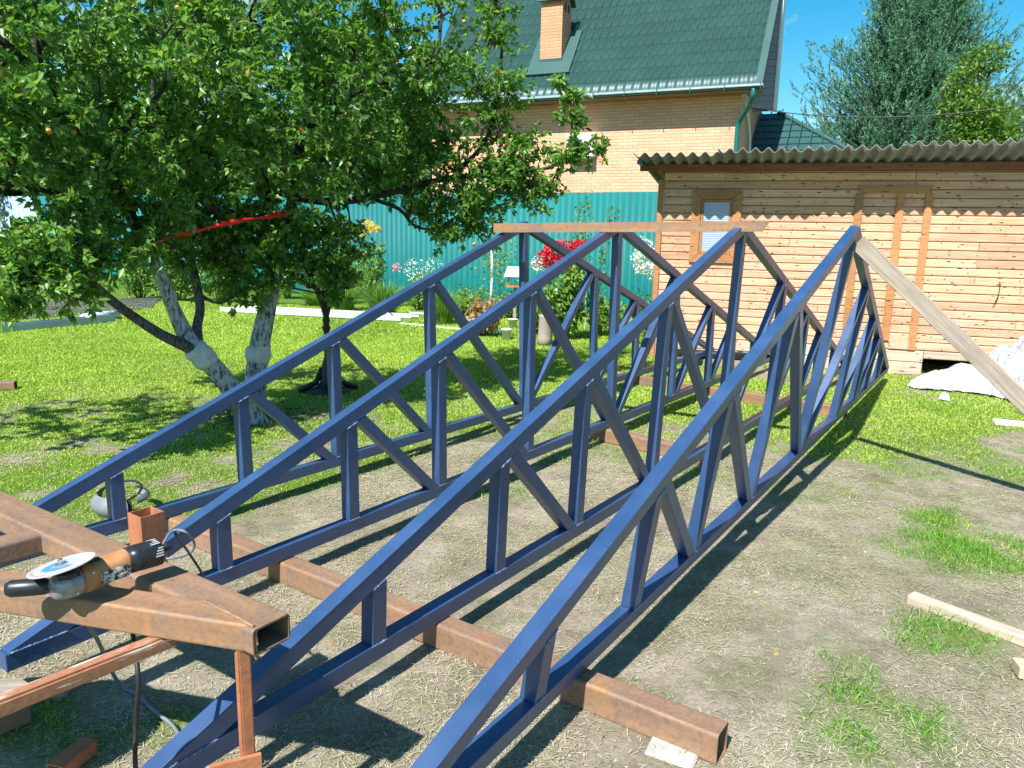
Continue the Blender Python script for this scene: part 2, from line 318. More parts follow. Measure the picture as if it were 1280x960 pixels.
def _disc(t, b):
    v = coord(t, 'Object'); s = N(t, 'SeparateXYZ'); t.links.new(v, s.inputs[0])
    ln = N(t, 'VectorMath', operation='LENGTH'); t.links.new(v, ln.inputs[0])
    r = ramp(t, ln.outputs['Value'], [(.030, (.25, .26, .28)), (.032, (.06, .22, .50)), (.062, (.07, .25, .52)), (.064, (.40, .42, .46)), (.088, (.44, .46, .50)), (.09, (.55, .20, .18)), (.098, (.62, .3, .28)), (.1, (.44, .45, .48))])
    g = N(t, 'TexGradient', gradient_type='RADIAL'); t.links.new(v, g.inputs[0])
    k = ramp(t, g.outputs['Fac'], [(.30, (0, 0, 0)), (.31, (1, 1, 1)), (.66, (1, 1, 1)), (.67, (0, 0, 0))])
    c = mixc(t, k, r, mixc(t, .75, r, (.44, .45, .49))); c = mixc(t, .35, c, ramp(t, noise(t, v, 60, 4, .7), [(.3, (.6, .6, .6)), (.7, (1.2, 1.2, 1.2))]), 'MULTIPLY')
    t.links.new(c, b.inputs['Base Color']); b.inputs['Roughness'].default_value = .6
m_disc = mat('cutting_disc_label', _disc)
def _lab(t, b):
    v = coord(t, 'Object'); c = ramp(t, noise(t, v, 70, 3, .6), [(.44, (.02, .025, .03)), (.5, (.25, .27, .28)), (.6, (.6, .6, .58))])
    t.links.new(c, b.inputs['Base Color']); b.inputs['Roughness'].default_value = .4
m_label = mat('worn_label', _lab)

# ------------------------------------------------------------------ ground
TR = [(-1.97, 3.68, 35.4, -1.82), (-1.228, 3.126, 34.68, -.6), (-.458, 2.54, 34.25, 1.79), (.113, 2.214, 32.7, 8.27)]   # x, y, azimuth, lean of each truss
TD = np.array([math.sin(R(34.6)), math.cos(R(34.6))]); TN = np.array([TD[1], -TD[0]])
TUFTS = [(1210, 690, .42, .9), (1175, 650, .25, .8), (1190, 790, .20, .9), (1150, 800, .14, .7), (1100, 885, .22, .8), (1050, 900, .14, .6), (1160, 905, .14, .7), (1080, 940, .12, .7), (1010, 925, .07, .6), (840, 935, .06, .5), (1255, 690, .3, .8), (950, 480, .5, .3), (1180, 512, .4, .6), (1080, 510, .35, .5), (1270, 590, .4, .6), (1140, 590, .3, .4), (980, 610, .3, .3), (760, 440, .7, .6), (620, 610, .25, .5), (850, 590, .4, .5), (700, 560, .4, .5), (1060, 830, .12, .5), (30, 905, .18, .7), (230, 905, .14, .5), (120, 925, .14, .6)]
TUFT = [(G(px, py), r, a) for px, py, r, a in TUFTS]
def green(x, y):
    u = (x+1.97)*TN[0]+(y-3.68)*TN[1]; v = (x+1.97)*TD[0]+(y-3.68)*TD[1]
    n = fbm(x, y, 1.1, 4, 3); n2 = fbm(x, y, 4., 3, 9)
    left = np.clip((.12-u+(n-.5)*.9)/.35, 0, 1)*np.clip((y-3.2+(n-.5))/1.0, 0, 1)*(1-.75*np.clip((n2-.62)/.1, 0, 1)*np.clip((9-y)/3, 0, 1))
    far = np.clip((v-2.2)/4.5, 0, 1)*.95+.10; far = far*(1-.42*np.clip((u-2.8)/.8, 0, 1))+.10*np.clip((u-2.8)/1.5, 0, 1)
    far = np.where(v > 7.2, np.clip(far*.8, .42, .60), far)
    g = np.clip((n*.65+n2*.35-.60+far*.42)/.13, 0, 1)*np.clip(far*1.4, .15, 1)
    g = np.maximum(left, g); g = np.maximum(g, np.clip((n2-.40)*1.1, 0, .3)*np.where(u > 0, 1, 0)*(.55+.45*np.clip((u-2.4)/1.2, 0, 1)))
    for c, r, a in TUFT: g = np.maximum(g, a*np.clip(1.35-np.hypot(x-c.x, y-c.y)/r+(n2-.5)*.9, 0, 1))
    return g
def height(x, y): return .010*(fbm(x, y, 2.2, 4, 21)-.5)*2
xs = np.arange(-13, 9.01, .08); ys = np.arange(.6, 17.4, .08); X, Y = np.meshgrid(xs, ys); nx, ny = len(xs), len(ys)
V = np.stack([X.ravel(), Y.ravel(), height(X.ravel(), Y.ravel())], 1)
ii = (np.arange(ny-1)[:, None]*nx+np.arange(nx-1)[None]).ravel(); F = np.stack([ii, ii+1, ii+nx+1, ii+nx], 1)
me = np_mesh('ground', V, F, {'green': green(X.ravel(), Y.ravel())}, True); tag(link('ground', me, m_soil), kind='structure')
me = np_mesh('terrain', [(-400, -200, -.03), (400, -200, -.03), (400, 900, -.03), (-400, 900, -.03)], [(0, 1, 2, 3)], {'green': [1]*4}); tag(link('terrain', me, m_soil), kind='structure')

def in_view(x, y, mrg=.15):
    P = np.stack([x, y, np.zeros_like(x)-CAM_H], 1); w_ = P@np.array(FW); a = P@np.array(RT)/w_; b = P@np.array(UP)/w_
    return (w_ > 0) & (abs(a) < 640/F_PX+mrg) & (abs(b) < 480/F_PX+mrg)
def blades(name, x, y, h, wdt, tint, lean, m, flat=0, bend=.35):
    n = len(x); a = rng.uniform(0, 6.283, n); z = height(x, y)-.003+flat*rng.uniform(0, .012, n)
    P = np.stack([x, y, z], 1); s = np.stack([np.cos(a), np.sin(a), np.zeros(n)], 1)*wdt[:, None]/2
    b = rng.uniform(0, 6.283, n); ln = lean*rng.uniform(.2 if not flat else .93, 1, n); d = np.stack([np.cos(b)*np.sin(ln), np.sin(b)*np.sin(ln), np.cos(ln)], 1)
    if flat: s = np.stack([-np.sin(b), np.cos(b), np.zeros(n)], 1)*wdt[:, None]/2
    mid = P+d*h[:, None]*.55; d2 = d.copy(); d2[:, 2] -= bend; top = mid+d2*h[:, None]*.5
    V = np.stack([P-s, P+s, mid-s*.8, mid+s*.8, top], 1).reshape(-1, 3); i = np.arange(n)[:, None]*5
    F = np.concatenate([i+np.array([[0, 1, 3]]), i+np.array([[0, 3, 2]]), i+np.array([[2, 3, 4]])])
    return link(name, np_mesh(name, V, F, {'tint': np.repeat(tint, 5)}), m)
def scatter(n, x0, x1, y0, y1, fn=None, mrg=.12):
    x = rng.uniform(x0, x1, n); y = rng.uniform(y0, y1, n); k = in_view(x, y, mrg)
    if fn is not None: k &= rng.uniform(0, 1, n) < fn(x, y)
    return x[k], y[k]
# mown lawn: many small blades, larger ones farther out where they would vanish singly
for q, (n, y0, y1, hh) in enumerate(((420000, 1.0, 7.5, .022), (420000, 7.5, 12., .027), (160000, 12., 17.2, .035))):
    x, y = scatter(n, -13 if y0 > 5 else -6.5, 8 if y0 > 5 else 5.0, y0, y1, green); k = len(x)
    t = np.clip(fbm(x, y, .8, 3, 5)*.75+rng.uniform(-.25, .38, k)+.10, 0, .88)+0.0; dryk = rng.uniform(0, 1, k) < .035; t[dryk] = 1; gg = green(x, y); thin = gg < .45; t = np.where(thin & (t < .9), t*.55, t); near = np.clip((y-1)/5., .35, 1)
    o = blades('grass', x, y, rng.uniform(.6, 1.5, k)*hh*np.where(thin, .8, 1.)*(.45+.55*near), rng.uniform(.6, 1.3, k)*hh*.42*near*np.where(thin, .7, 1.), t, 1.15, m_grass); tag(o, kind='stuff')
    o['label'] = ('short mown lawn grass nearest the blue trusses', 'mown lawn grass under and beyond the apple trees', 'mown lawn grass reaching the flower border')[q]; o['category'] = 'grass'
# longer fresh tufts
xx, yy, hh = [], [], []
for (c, r, a) in TUFT:
    k = int(5200*r*r*a*3.14*1.3); ang = rng.uniform(0, 6.283, k); rr = r*np.sqrt(rng.uniform(0, 1, k))*rng.uniform(.7, 1.2, k); xx.append(c.x+np.cos(ang)*rr); yy.append(c.y+np.sin(ang)*rr); hh.append(rng.uniform(.03, .095, k)*(.45+.6*a))
x, y, h = map(np.concatenate, (xx, yy, hh)); keep = fbm(x, y, 7, 3, 31) > .47; x, y, h = x[keep], y[keep], h[keep]
tag(blades('grass', x, y, h, rng.uniform(.0016, .0042, len(x)), np.where(rng.uniform(0, 1, len(x)) < .06, 1, rng.uniform(0, .88, len(x))), 1.2, m_grassn, bend=.6), 'longer fresh green grass tufts on the bare earth at right', 'grass', kind='stuff')
# dry cut grass lying on the earth
x, y = scatter(1000000, -4.5, 5.2, 1.0, 9.5, lambda x, y: (1-.75*green(x, y))*np.clip(.45+2.6*(fbm(x, y, 2.3, 4, 51)-.48), .10, 1)*np.clip(1.25-y*.06, .35, 1))
k = len(x); blt = np.clip(fbm(x, y, 1.5, 3, 8)*.6+rng.uniform(-.3, .45, k)+.15, 0, .88); blt[rng.uniform(0, 1, k) < .10] = 1
tag(blades('dry_grass', x, y, rng.gamma(3, .0075, k)+.008, rng.uniform(.0012, .003, k)*np.where(y > 4.5, 1.6, 1), blt, 1.5, m_straw, flat=1, bend=.25), 'dry cut grass and straw strewn over bare earth', 'straw', kind='stuff')
for i, o_ in enumerate([(1175, 915, 1260, 905), (95, 545, 200, 525), (55, 592, 150, 560)]):
    pass

def debris(name, n, reg, smin, smax, m_, label, cat, flat=.5, tint=None, fn=None):
    x, y = scatter(n, *reg, fn); k = len(x); sz = rng.uniform(smin, smax, k)*rng.uniform(.5, 1, k); ph = np.array([(math.cos(a), math.sin(a), 0) for a in np.linspace(0, 6.283, 7)[:-1]]+[(0, 0, 1.)])
    a = rng.uniform(0, 6.283, k); c, s_ = np.cos(a)[:, None], np.sin(a)[:, None]; j = rng.uniform(.6, 1.3, (k, 7)); X = ph[None, :, 0]*j; Y = ph[None, :, 1]*j*rng.uniform(.4, 1, (k, 1)); V = np.stack([x[:, None]+(X*c-Y*s_)*sz[:, None], y[:, None]+(X*s_+Y*c)*sz[:, None], height(x, y)[:, None]+.001+ph[None, :, 2]*sz[:, None]*flat+rng.uniform(0, .2, (k, 7))*sz[:, None]*flat], 2).reshape(-1, 3)
    F = np.concatenate([np.arange(k)[:, None]*7+np.array([[q, (q+1) % 6, 6]]) for q in range(6)]); return tag(link(name, np_mesh(name, V, F, {'tint': np.repeat(rng.uniform(0, 1, k), 7)}), m_), label, cat, kind='stuff')
m_clod = leafmat('soil_clod', (.10, .08, .06), (.36, .32, .27), 0., .95, None, .1); m_fallen = leafmat('fallen_leaf', (.30, .16, .05), (.50, .42, .12), .15, .6)
debris('soil_clods', 22000, (-4, 5, 1.2, 8), .003, .012, m_clod, 'small clods and pebbles on the trampled bare earth', 'earth', .7, fn=lambda x, y: (1-green(x, y))*np.clip(fbm(x, y, 2.5, 3, 71)*3-1.1, .05, 1))
debris('fallen_leaves', 420, (-9, 4, 2.5, 14), .012, .03, m_fallen, 'yellow fallen leaves scattered on the lawn and earth', 'leaves', .25)

# ------------------------------------------------------------------ trusses
S = [0, .7595, 1.468, 2.4093]; SK = 3.6378; W = .0699; TA, TM = .2333, .3501; T = .061; ZC = .18; D = .066
CO = math.cos(math.atan(TM)); UPZ = D/CO
def zu(s): return TA+TM*(s if s <= SK else 2*SK-s)
def mir(p): return [(2*SK-s, z) for s, z in p][::-1]
def make_piece(name, pts, y0=0., y1=T, bev=.0035):
    bm = bm_new(); prism(bm, pts, y0, y1); bmesh.ops.bevel(bm, geom=list(bm.edges), offset=bev, segments=2, affect='EDGES', profile=.6); bmesh.ops.recalc_face_normals(bm, faces=list(bm.faces))
    me = bpy.data.meshes.new(name); bm.to_mesh(me); bm.free(); me.materials.append(m_blue); return me
s0 = -TA/TM; s1 = -(TA+UPZ)/TM
e = .0012
top_poly = [(s0, 0+e), (SK-.001, zu(SK)), (SK-.001, zu(SK)+UPZ), (s1+.0, 0+e+.004), (s1, 0+e)]
pieces = [('bottom_chord', [(s1-.01, -D), (2*SK-s1+.01, -D), (2*SK-s1+.01, 0), (s1-.01, 0)], 0, T), ('top_chord', top_poly, .0005, T-.0005), ('top_chord', mir(top_poly), .0005, T-.0005)]
nodes = S+[SK]; posts = []
ins = .0016
for i, s in enumerate(nodes):
    if i < 4:
        p = [(s-W/2, e), (s+W/2, e), (s+W/2, zu(s+W/2)-e), (s-W/2, zu(s-W/2)-e)]; pieces += [('post', p, ins*.6, T-ins*.6), ('post', mir(p), ins*.6, T-ins*.6)]
    else: pieces += [('king_post', [(s-W/2, e), (s+W/2, e), (s+W/2, zu(s+W/2)-e), (s, zu(s)-e), (s-W/2, zu(s-W/2)-e)], ins*.6, T-ins*.6)]
for i in (1, 2, 3):
    a = nodes[i]+W/2+.001; b = nodes[i+1]-W/2-.001; P1 = Vector((a, zu(a))); Q1 = Vector((b, 0)); u = (Q1-P1).normalized(); wd_ = .058
    for _ in range(6):
        bb = wd_/abs(u.y); ch = Vector((1, TM)).normalized(); aa = wd_/abs(u.x*ch.y-u.y*ch.x); Q2 = Q1-Vector((bb, 0)); u = (Q2-P1).normalized()
    P2 = P1+ch*aa; p = [(Q2.x, e), (Q1.x, e), (P2.x, P2.y-e), (P1.x, P1.y-e)]
    pieces += [('brace', p, ins, T-ins), ('brace', mir(p), ins, T-ins)]
piece_me = [(n, make_piece(n, p, a, b)) for n, p, a, b in pieces]
# weld beads: small lumpy seams where members meet, near side
bm = bm_new()
def bead(a, b):
    L = (Vector(b)-Vector(a)).length; k = max(3, int(L/.006))
    pts = [Vector((a[0]+(b[0]-a[0])*i/k, -.0005, a[1]+(b[1]-a[1])*i/k)) for i in range(k+1)]
    tube(bm, pts, [random.uniform(.0022, .0048) for _ in pts], 5)
for i, s in enumerate(nodes[:4]):
    for f in (lambda q: q, lambda q: 2*SK-q):
        bead((f(s-W/2), zu(s-W/2)), (f(s+W/2), zu(s+W/2))); bead((f(s-W/2), 0), (f(s+W/2), 0))
bead((s0, 0), (s1, 0)); bead((2*SK-s0, 0), (2*SK-s1, 0))
weld = bpy.data.meshes.new('weld_seam'); bm.to_mesh(weld); bm.free(); weld.materials.append(m_weld)
tl = ['blue welded roof truss standing farthest left, nearest the apple trees', 'blue welded roof truss second from the left, crossed by the rusty beam at its apex', 'blue welded roof truss third from the left, under the right end of the rusty beam', 'blue welded roof truss at far right, leaning and propped by a grey plank']
TMAT = []
for k, (x, y, az, le) in enumerate(TR):
    d = Vector((math.sin(R(az)), math.cos(R(az)), 0)); n = Vector((math.cos(R(az)), -math.sin(R(az)), 0)); z = Vector((0, 0, math.cos(R(le))))+n*math.sin(R(le)); yv = z.cross(d)
    m = Matrix.Identity(4)
    for i in range(3): m[i][0], m[i][1], m[i][2] = d[i], yv[i], z[i]
    m.translation = (x, y, ZC); TMAT.append(m)
    t = empty('roof_truss'); t.matrix_world = m; tag(t, tl[k], 'roof truss', 'blue roof trusses')
    for nme, me in piece_me: link(nme, me, None, t)
    link('weld_seam', weld, None, t)['kind'] = 'stuff'
def tp(k, s, z, y=0): return TMAT[k] @ Vector((s, y, z))

# ------------------------------------------------------------------ rusty supports under and over the trusses
TH = ZC-D-.004
def rtube(name, P0, P1, wy, hz, label, cat, m, group=None, t=.005, bev=0):
    bm = bm_new(); L = (P1-P0).length; hollow(bm, L, wy, hz, t)
    es = [e_ for e_ in bm.edges if abs(e_.verts[0].co.x-e_.verts[1].co.x) > L*.9 and max(abs(v.co.y) for v in e_.verts) > wy/2-1e-4]
    bmesh.ops.bevel(bm, geom=es, offset=min(.012, hz*.12), segments=3, affect='EDGES', profile=.5)
    o = bm_obj(name, bm, m); o.matrix_world = frame(P0, P1); return tag(o, label, cat, group)
p0 = G(905, 917, TH); a0 = G(228, 652, TH); dr = (a0-p0).normalized(); q = p0+Vector((-dr.y, dr.x, 0))*-.0
def ground_tube(pa, pb, wy, ext0, ext1, label, m):   # pa,pb: near top edge
    a = G(*pa, TH); b = G(*pb, TH); d = (b-a).normalized(); nrm = Vector((-d.y, d.x, 0)); nrm = nrm if nrm.y > 0 else -nrm
    a = a-d*ext0+nrm*wy/2; b = b+d*ext1+nrm*wy/2; a.z = b.z = 0.0
    return rtube('ground_tube', a, b, wy, TH, label, 'steel tube', m, 'rusty tubes under the trusses')
ground_tube((897.8, 920), (228, 655), .095, 0, .35, 'long rusty square tube under the near ends of the trusses, its open end in front', m_rust2)
ground_tube((842, 556), (762, 538), .09, .25, .22, 'short rusty square tube under the middle of the trusses', m_rust)
ground_tube((1040, 507), (806, 471), .09, .12, .5, 'rusty square tube under the far ends of the trusses nearest the shed', m_rust)
# ridge beam across three apexes (angle iron)
A0 = tp(0, SK-.30, zu(SK-.30)+UPZ, .02); A1 = tp(1, SK-.28, zu(SK-.28)+UPZ, .02); A2 = tp(2, SK-.2, zu(SK-.2)+UPZ, .02)
B0 = AT(617, 290.5, A0.y-.04); B1 = AT(962, 289.5, A2.y-.02)
bm = bm_new(); L = (B1-B0).length
prism(bm, [(0, 0), (L-.045, 0), (L, .072), (0, .072)], -.003, .003); prism(bm, [(0, .066), (L, .066), (L, .0725), (0, .0725)], .0035, .075)
o = bm_obj('angle_iron', bm, m_rust); o.matrix_world = frame(B0, B1, Vector((0, .05, 1))); tag(o, 'rusty angle iron lying across the apexes of three trusses', 'steel beam')

# ------------------------------------------------------------------ grey plank propping the right truss
Pa = tp(3, SK+.02, zu(SK)+.02, -.03); Pt = AT(1076, 307, Pa.y-.02); Pe = G(1445, 662, 0)
Pt2 = AT(1085, 322, Pa.y); P_end = Pe
bm = bm_new(); L = (P_end-Pt).length
prism(bm, [(-.03, -.050), (-.03, .056), (L, .056), (L, -.050)], -.014, .014); bmesh.ops.bevel(bm, geom=list(bm.edges), offset=.003, segments=1, affect='EDGES')
o = bm_obj('prop_plank', bm, m_grey); o.matrix_world = frame(Pt, P_end, Vector((.05, -.12, 1)).normalized()); tag(o, 'weathered grey plank leaning from the right truss apex down to the ground', 'plank')

# ------------------------------------------------------------------ work bench of rusty tubes, bottom left
ZT = .70; bench = empty('work_bench', G(250, 770, 0)); tag(bench, 'low work bench of welded rusty rectangular tubes at lower left', 'work bench')
def child_tube(name, P0, P1, wy, hz, m, par, up=Vector((0, 0, 1)), t=.005, label=None, r=.010):
    bm = bm_new(); L = (P1-P0).length; hollow(bm, L, wy, hz, t)
    es = [e_ for e_ in bm.edges if abs(e_.verts[0].co.x-e_.verts[1].co.x) > L*.9 and max(abs(v.co.y) for v in e_.verts) > wy/2-1e-4]
    bmesh.ops.bevel(bm, geom=es, offset=r, segments=3, affect='EDGES', profile=.5)
    o = bm_obj(name, bm, m, par); M_ = frame(P0, P1, up); o.matrix_world = M_
    o.parent = par; o.matrix_parent_inverse = Matrix.Translation(-par.location)
    if label: o['label'] = label
    return o
far0 = G(-60, 577, ZT); far1 = G(362.5, 766, ZT); dA = (far1-far0).normalized(); nA = Vector((-dA.y, dA.x, 0)); nA = -nA if nA.y > 0 else nA
wA = .112; HB = .070
pA0 = far0+nA*wA/2+nA*.04; pA1 = far1+nA*wA/2; pA0.z = pA1.z = ZT-HB
child_tube('long_tube', pA0, pA1, wA, HB, m_rust2, bench)
# the front tube meets it at a mitre
fr0 = G(-90, 722, ZT); fr1 = G(316, 784, ZT); dB = (fr1-fr0).normalized(); nB = Vector((-dB.y, dB.x, 0)); nB = nB if nB.y > 0 else -nB
bm = bm_new(); L = (fr1-fr0).length; wB = .092
z0, z1 = ZT-HB-.002, ZT+.002
lo = [(0, 0), (L, 0), (L-.15, wB), (0, wB)]
va = [bm.verts.new((x, y, 0)) for x, y in lo]; vb = [bm.verts.new((x, y, z1-z0)) for x, y in lo]
bm.faces.new(va[::-1]); bm.faces.new(vb)
for i in range(4): bm.faces.new((va[i], va[(i+1) % 4], vb[(i+1) % 4], vb[i]))
bmesh.ops.bevel(bm, geom=list(bm.edges), offset=.007, segments=3, affect='EDGES', profile=.5)
o = bm_obj('front_tube', bm, m_rust, bench); m = Matrix.Identity(4)
zz = Vector((0, 0, 1))
for i in range(3): m[i][0], m[i][1], m[i][2] = dB[i], nB[i], zz[i]
m.translation = Vector((fr0.x, fr0.y, z0)); o.matrix_world = m; o.matrix_parent_inverse = Matrix.Translation(-bench.location)
bm = bm_new(); wl0 = G(257, 752, ZT+.003); wl1 = G(318, 783, ZT+.003)
pts = [wl0.lerp(wl1, i/14)+Vector((random.uniform(-.002, .002), random.uniform(-.002, .002), 0)) for i in range(15)]; tube(bm, pts, [random.uniform(.003, .006) for _ in pts], 6)
pts = [wl1+Vector((.004, -.004, -.004-i*.008))+Vector((random.uniform(-.002, .002), 0, 0)) for i in range(11)]; tube(bm, pts, [random.uniform(.003, .0055) for _ in pts], 6)
o = bm_obj('weld_seam', bm, m_rust, bench); o.matrix_parent_inverse = Matrix.Translation(-bench.location)
c0 = G(-60, 688, ZT-.004); c1 = G(72, 655, ZT-.004); c0.z = c1.z = ZT-.070
child_tube('cross_tube', c0+Vector((0, -.03, 0)), c1+Vector((.01, .0, 0)), .085, .066, m_rust2, bench)
# upright open tube stub behind the grinder
st = G(186, 705, ZT-.05); bm = bm_new(); hollow(bm, .175, .072, .072, .004)
o = bm_obj('tube_stub', bm, m_primer, bench); m = frame(Vector((st.x, st.y, ZT-.06)), Vector((st.x, st.y, ZT+.2)), Vector((dA.x, dA.y, 0))); o.matrix_world = m @ Matrix.Translation((0, 0, -.031)); o.matrix_parent_inverse = Matrix.Translation(-bench.location)
# leg, foot plate, lower rail
lg = G(301, 811, ZT-HB); bm = bm_new(); box(bm, (-.016, -.016, 0), (.016, .016, ZT-HB-.004)); bmesh.ops.bevel(bm, geom=list(bm.edges), offset=.004, segments=2, affect='EDGES')
o = bm_obj('leg', bm, m_primer, bench); o.location = (lg.x, lg.y+.01, 0.012); o.rotation_euler = (0, 0, R(38)); o.matrix_parent_inverse = Matrix.Translation(-bench.location)
bm = bm_new(); box(bm, (-.09, -.03, -.03), (.03, -.0175, .012)); box(bm, (-.09, -.017, -.03), (-.0165, .03, -.024)); o = bm_obj('foot_plate', bm, m_primer, bench); o.location = (lg.x, lg.y+.01, 0.33); o.rotation_euler = (0, 0, R(25)); o.matrix_parent_inverse = Matrix.Translation(-bench.location)
r0 = G(216, 797, ZT-.092); r1 = G(-90, 918, ZT-.092)
bm = bm_new(); L = (r1-r0).length; prism(bm, [(0, -.020), (L, -.020), (L, .020), (0, .020)], -.020, .020)
es = [e_ for e_ in bm.edges if abs(e_.verts[0].co.x-e_.verts[1].co.x) > L*.9]; bmesh.ops.bevel(bm, geom=es, offset=.006, segments=2, affect='EDGES')
o = bm_obj('lower_rail', bm, m_primerw, bench); o.matrix_world = frame(r0, r1); o.matrix_parent_inverse = Matrix.Translation(-bench.location); o['label'] = 'lower rail with flaking white and red paint'

# ------------------------------------------------------------------ angle grinder
def local_obj(name, bm, m_, par, M_, smooth=False):
    o = bm_obj(name, bm, m_, par, smooth); o.matrix_world = par.matrix_world @ M_ if False else M_; return o
rear = G(196, 694, ZT+.066); head = G(84, 730, ZT+.055)
gx = (rear-head).normalized(); gM = frame(head, rear, Vector((0, 0, 1))) @ Matrix.Scale((rear-head).length/.312, 4) @ Matrix.Diagonal((1, 1.12, 1.12, 1))
gr = empty('angle_grinder'); gr.matrix_world = gM; tag(gr, 'orange and black angle grinder with a large disc lying on the bench', 'angle grinder')
GL = (rear-head).length
def rbody(bm, secs, n=14, sq=2.6):
    rings = []
    for x, ry, rz, cy, cz in secs:
        r = []
        for k in range(n):
            a = k*2*math.pi/n; c, s = math.cos(a), math.sin(a)
            r.append(bm.verts.new((x, cy+ry*math.copysign(abs(c)**(2/sq), c), cz+rz*math.copysign(abs(s)**(2/sq), s))))
        rings.append(r)
    for q0, q1 in zip(rings, rings[1:]):
        for k in range(n): bm.faces.new((q0[k], q0[(k+1) % n], q1[(k+1) % n], q1[k]))
    bm.faces.new(rings[0][::-1]); bm.faces.new(rings[-1])
bm = bm_new(); rbody(bm, [(.045, .040, .042, 0, .0), (.06, .048, .046, 0, .004), (.11, .046, .044, 0, .006), (.155, .041, .040, 0, .010), (.20, .040, .039, 0, .014), (.215, .038, .037, 0, .015)], 18, 2.9)
bm_obj('motor_housing', bm, m_orange, gr, True)
bm = bm_new(); rbody(bm, [(.205, .042, .041, 0, .014), (.24, .043, .042, 0, .014), (.30, .044, .043, 0, .012), (.32, .042, .041, 0, .011), (.333, .030, .032, 0, .009)], 18, 2.9)
rh = bm_obj('rear_handle', bm, m_black, gr, True)
bm = bm_new()
for i in range(4): box(bm, (.292+.004*i, -.0445+.0005*i, .012+i*.009), (.322, -.0425+.0005*i, .016+i*.009))
for i in range(4): box(bm, (.285, -.030+i*.014, .0525), (.318, -.025+i*.014, .0545))
bm_obj('vent_slot', bm, m_alu, rh)
bm = bm_new(); lathe(bm, [(.0042, 0), (.0042, .0015), (.002, .0016)], 8, Matrix.Translation((.075, -.046, .03)) @ Matrix.Rotation(R(90), 4, 'X')); scr = bm_obj('screw', bm, m_steel, gr)
for q_ in ((.12, -.0, -.058), (.12, 0.0, .004), (-.06, -.002, -.05)): o = scr.copy(); COL.objects.link(o); o.parent = gr; o.location = q_
bm = bm_new(); box(bm, (.075, -.012, .050), (.115, .012, .056)); bm_obj('switch', bm, m_black, gr, bevel=.002)
bm = bm_new(); tube(bm, [(.326, 0, .009), (.37, .0, .012)], [.010, .006], 10); bm_obj('cable_sleeve', bm, m_black, gr, True)
bm = bm_new(); box(bm, (.095, -.0487, -.018), (.195, -.0462, .022)); bm_obj('label_plate', bm, m_label, gr)
bm = bm_new(); rbody(bm, [(-.055, .020, .022, 0, -.004), (-.045, .036, .034, 0, -.002), (-.02, .046, .040, 0, 0), (.015, .049, .043, 0, .0), (.04, .045, .041, 0, .0), (.052, .040, .040, 0, .0)], 16, 2.6)
bm_obj('gear_head', bm, m_cast, gr, True)
bm = bm_new(); rbody(bm, [(-.03, .030, .018, 0, .034), (0, .042, .02, 0, .036), (.035, .038, .018, 0, .034)], 14, 2.6); bm_obj('guard_bracket', bm, m_black, gr, True)
bm = bm_new(); tube(bm, [(-.020, .020, -.004), (-.045, .032, -.002), (-.06, .04, -.001), (-.15, .088, .004), (-.165, .095, .005)], [.018, .021, .027, .027, .019], 16); bm_obj('side_handle', bm, m_black, gr, True)
bm = bm_new(); lathe(bm, [(.006, 0), (.108, 0), (.108, .003), (.012, .0032)], 48); dc = bm_obj('cutting_disc', bm, m_disc, gr); dc.matrix_local = Matrix.Translation((-.008, 0, .066)) @ Matrix.Rotation(R(-4), 4, 'Y') @ Matrix.Rotation(R(-12), 4, 'X')
bm = bm_new(); lathe(bm, [(.020, .003), (.020, .008), (.009, .009), (.009, .020), (.004, .024)], 12); bm_obj('clamp_nut', bm, m_steel, dc)
bm = bm_new(); tube(bm, [(0, 0, -.03), (0, 0, 0)], .010, 10); bm_obj('spindle', bm, m_steel, dc)
# cables
def cable(name, pts, r, m_, label):
    bm = bm_new(); sp = spline(pts, 8); tube(bm, sp, r, 8); o = bm_obj(name, bm, m_, None, True); return tag(o, label, 'cable')
rp = rear
cable('power_cable', [rp, G(214, 665, ZT+.09), G(232, 665, ZT+.09), G(243, 680, ZT+.04), G(236, 692, ZT+.008), G(215, 698, ZT+.006), G(196, 697, ZT+.006)], .0036, m_cable, 'looped grey cable at the rear of the angle grinder')
cable('power_cable', [G(218, 665, ZT+.09), G(234, 688, .55), G(251, 714, .4), G(262, 735, .25)], .0045, m_cableb, 'black cable dropping behind the bench tube')
cable('power_cable', [G(100, 765, .6), G(122, 800, .38), G(136, 832, .16), G(152, 858, .02), G(172, 868, .01), G(192, 888, .01), G(214, 905, .012), G(228, 925, .02), G(246, 948, .012), G(285, 975, .01)], .0065, m_cable, 'grey cable lying on the ground beneath the bench')
cable('power_cable', [G(163, 765, .64), G(167, 800, .58), G(173, 850, .50), G(170, 900, .38), G(169, 950, .28), G(172, 985, .2)], .0065, m_cableb, 'dark cable hanging straight down from the bench')
bm = bm_new(); lathe(bm, [(.27, 0), (.27, .008), (.26, .009)], 28); o = bm_obj('shade_plate', bm, m_rust2); o.location = (-1.72, 1.78, ZT+.004); tag(o, 'round plate added on the bench beyond the left edge to cast its shadow', 'shade plate')  # plate added out of view to shade the ground beside the bench
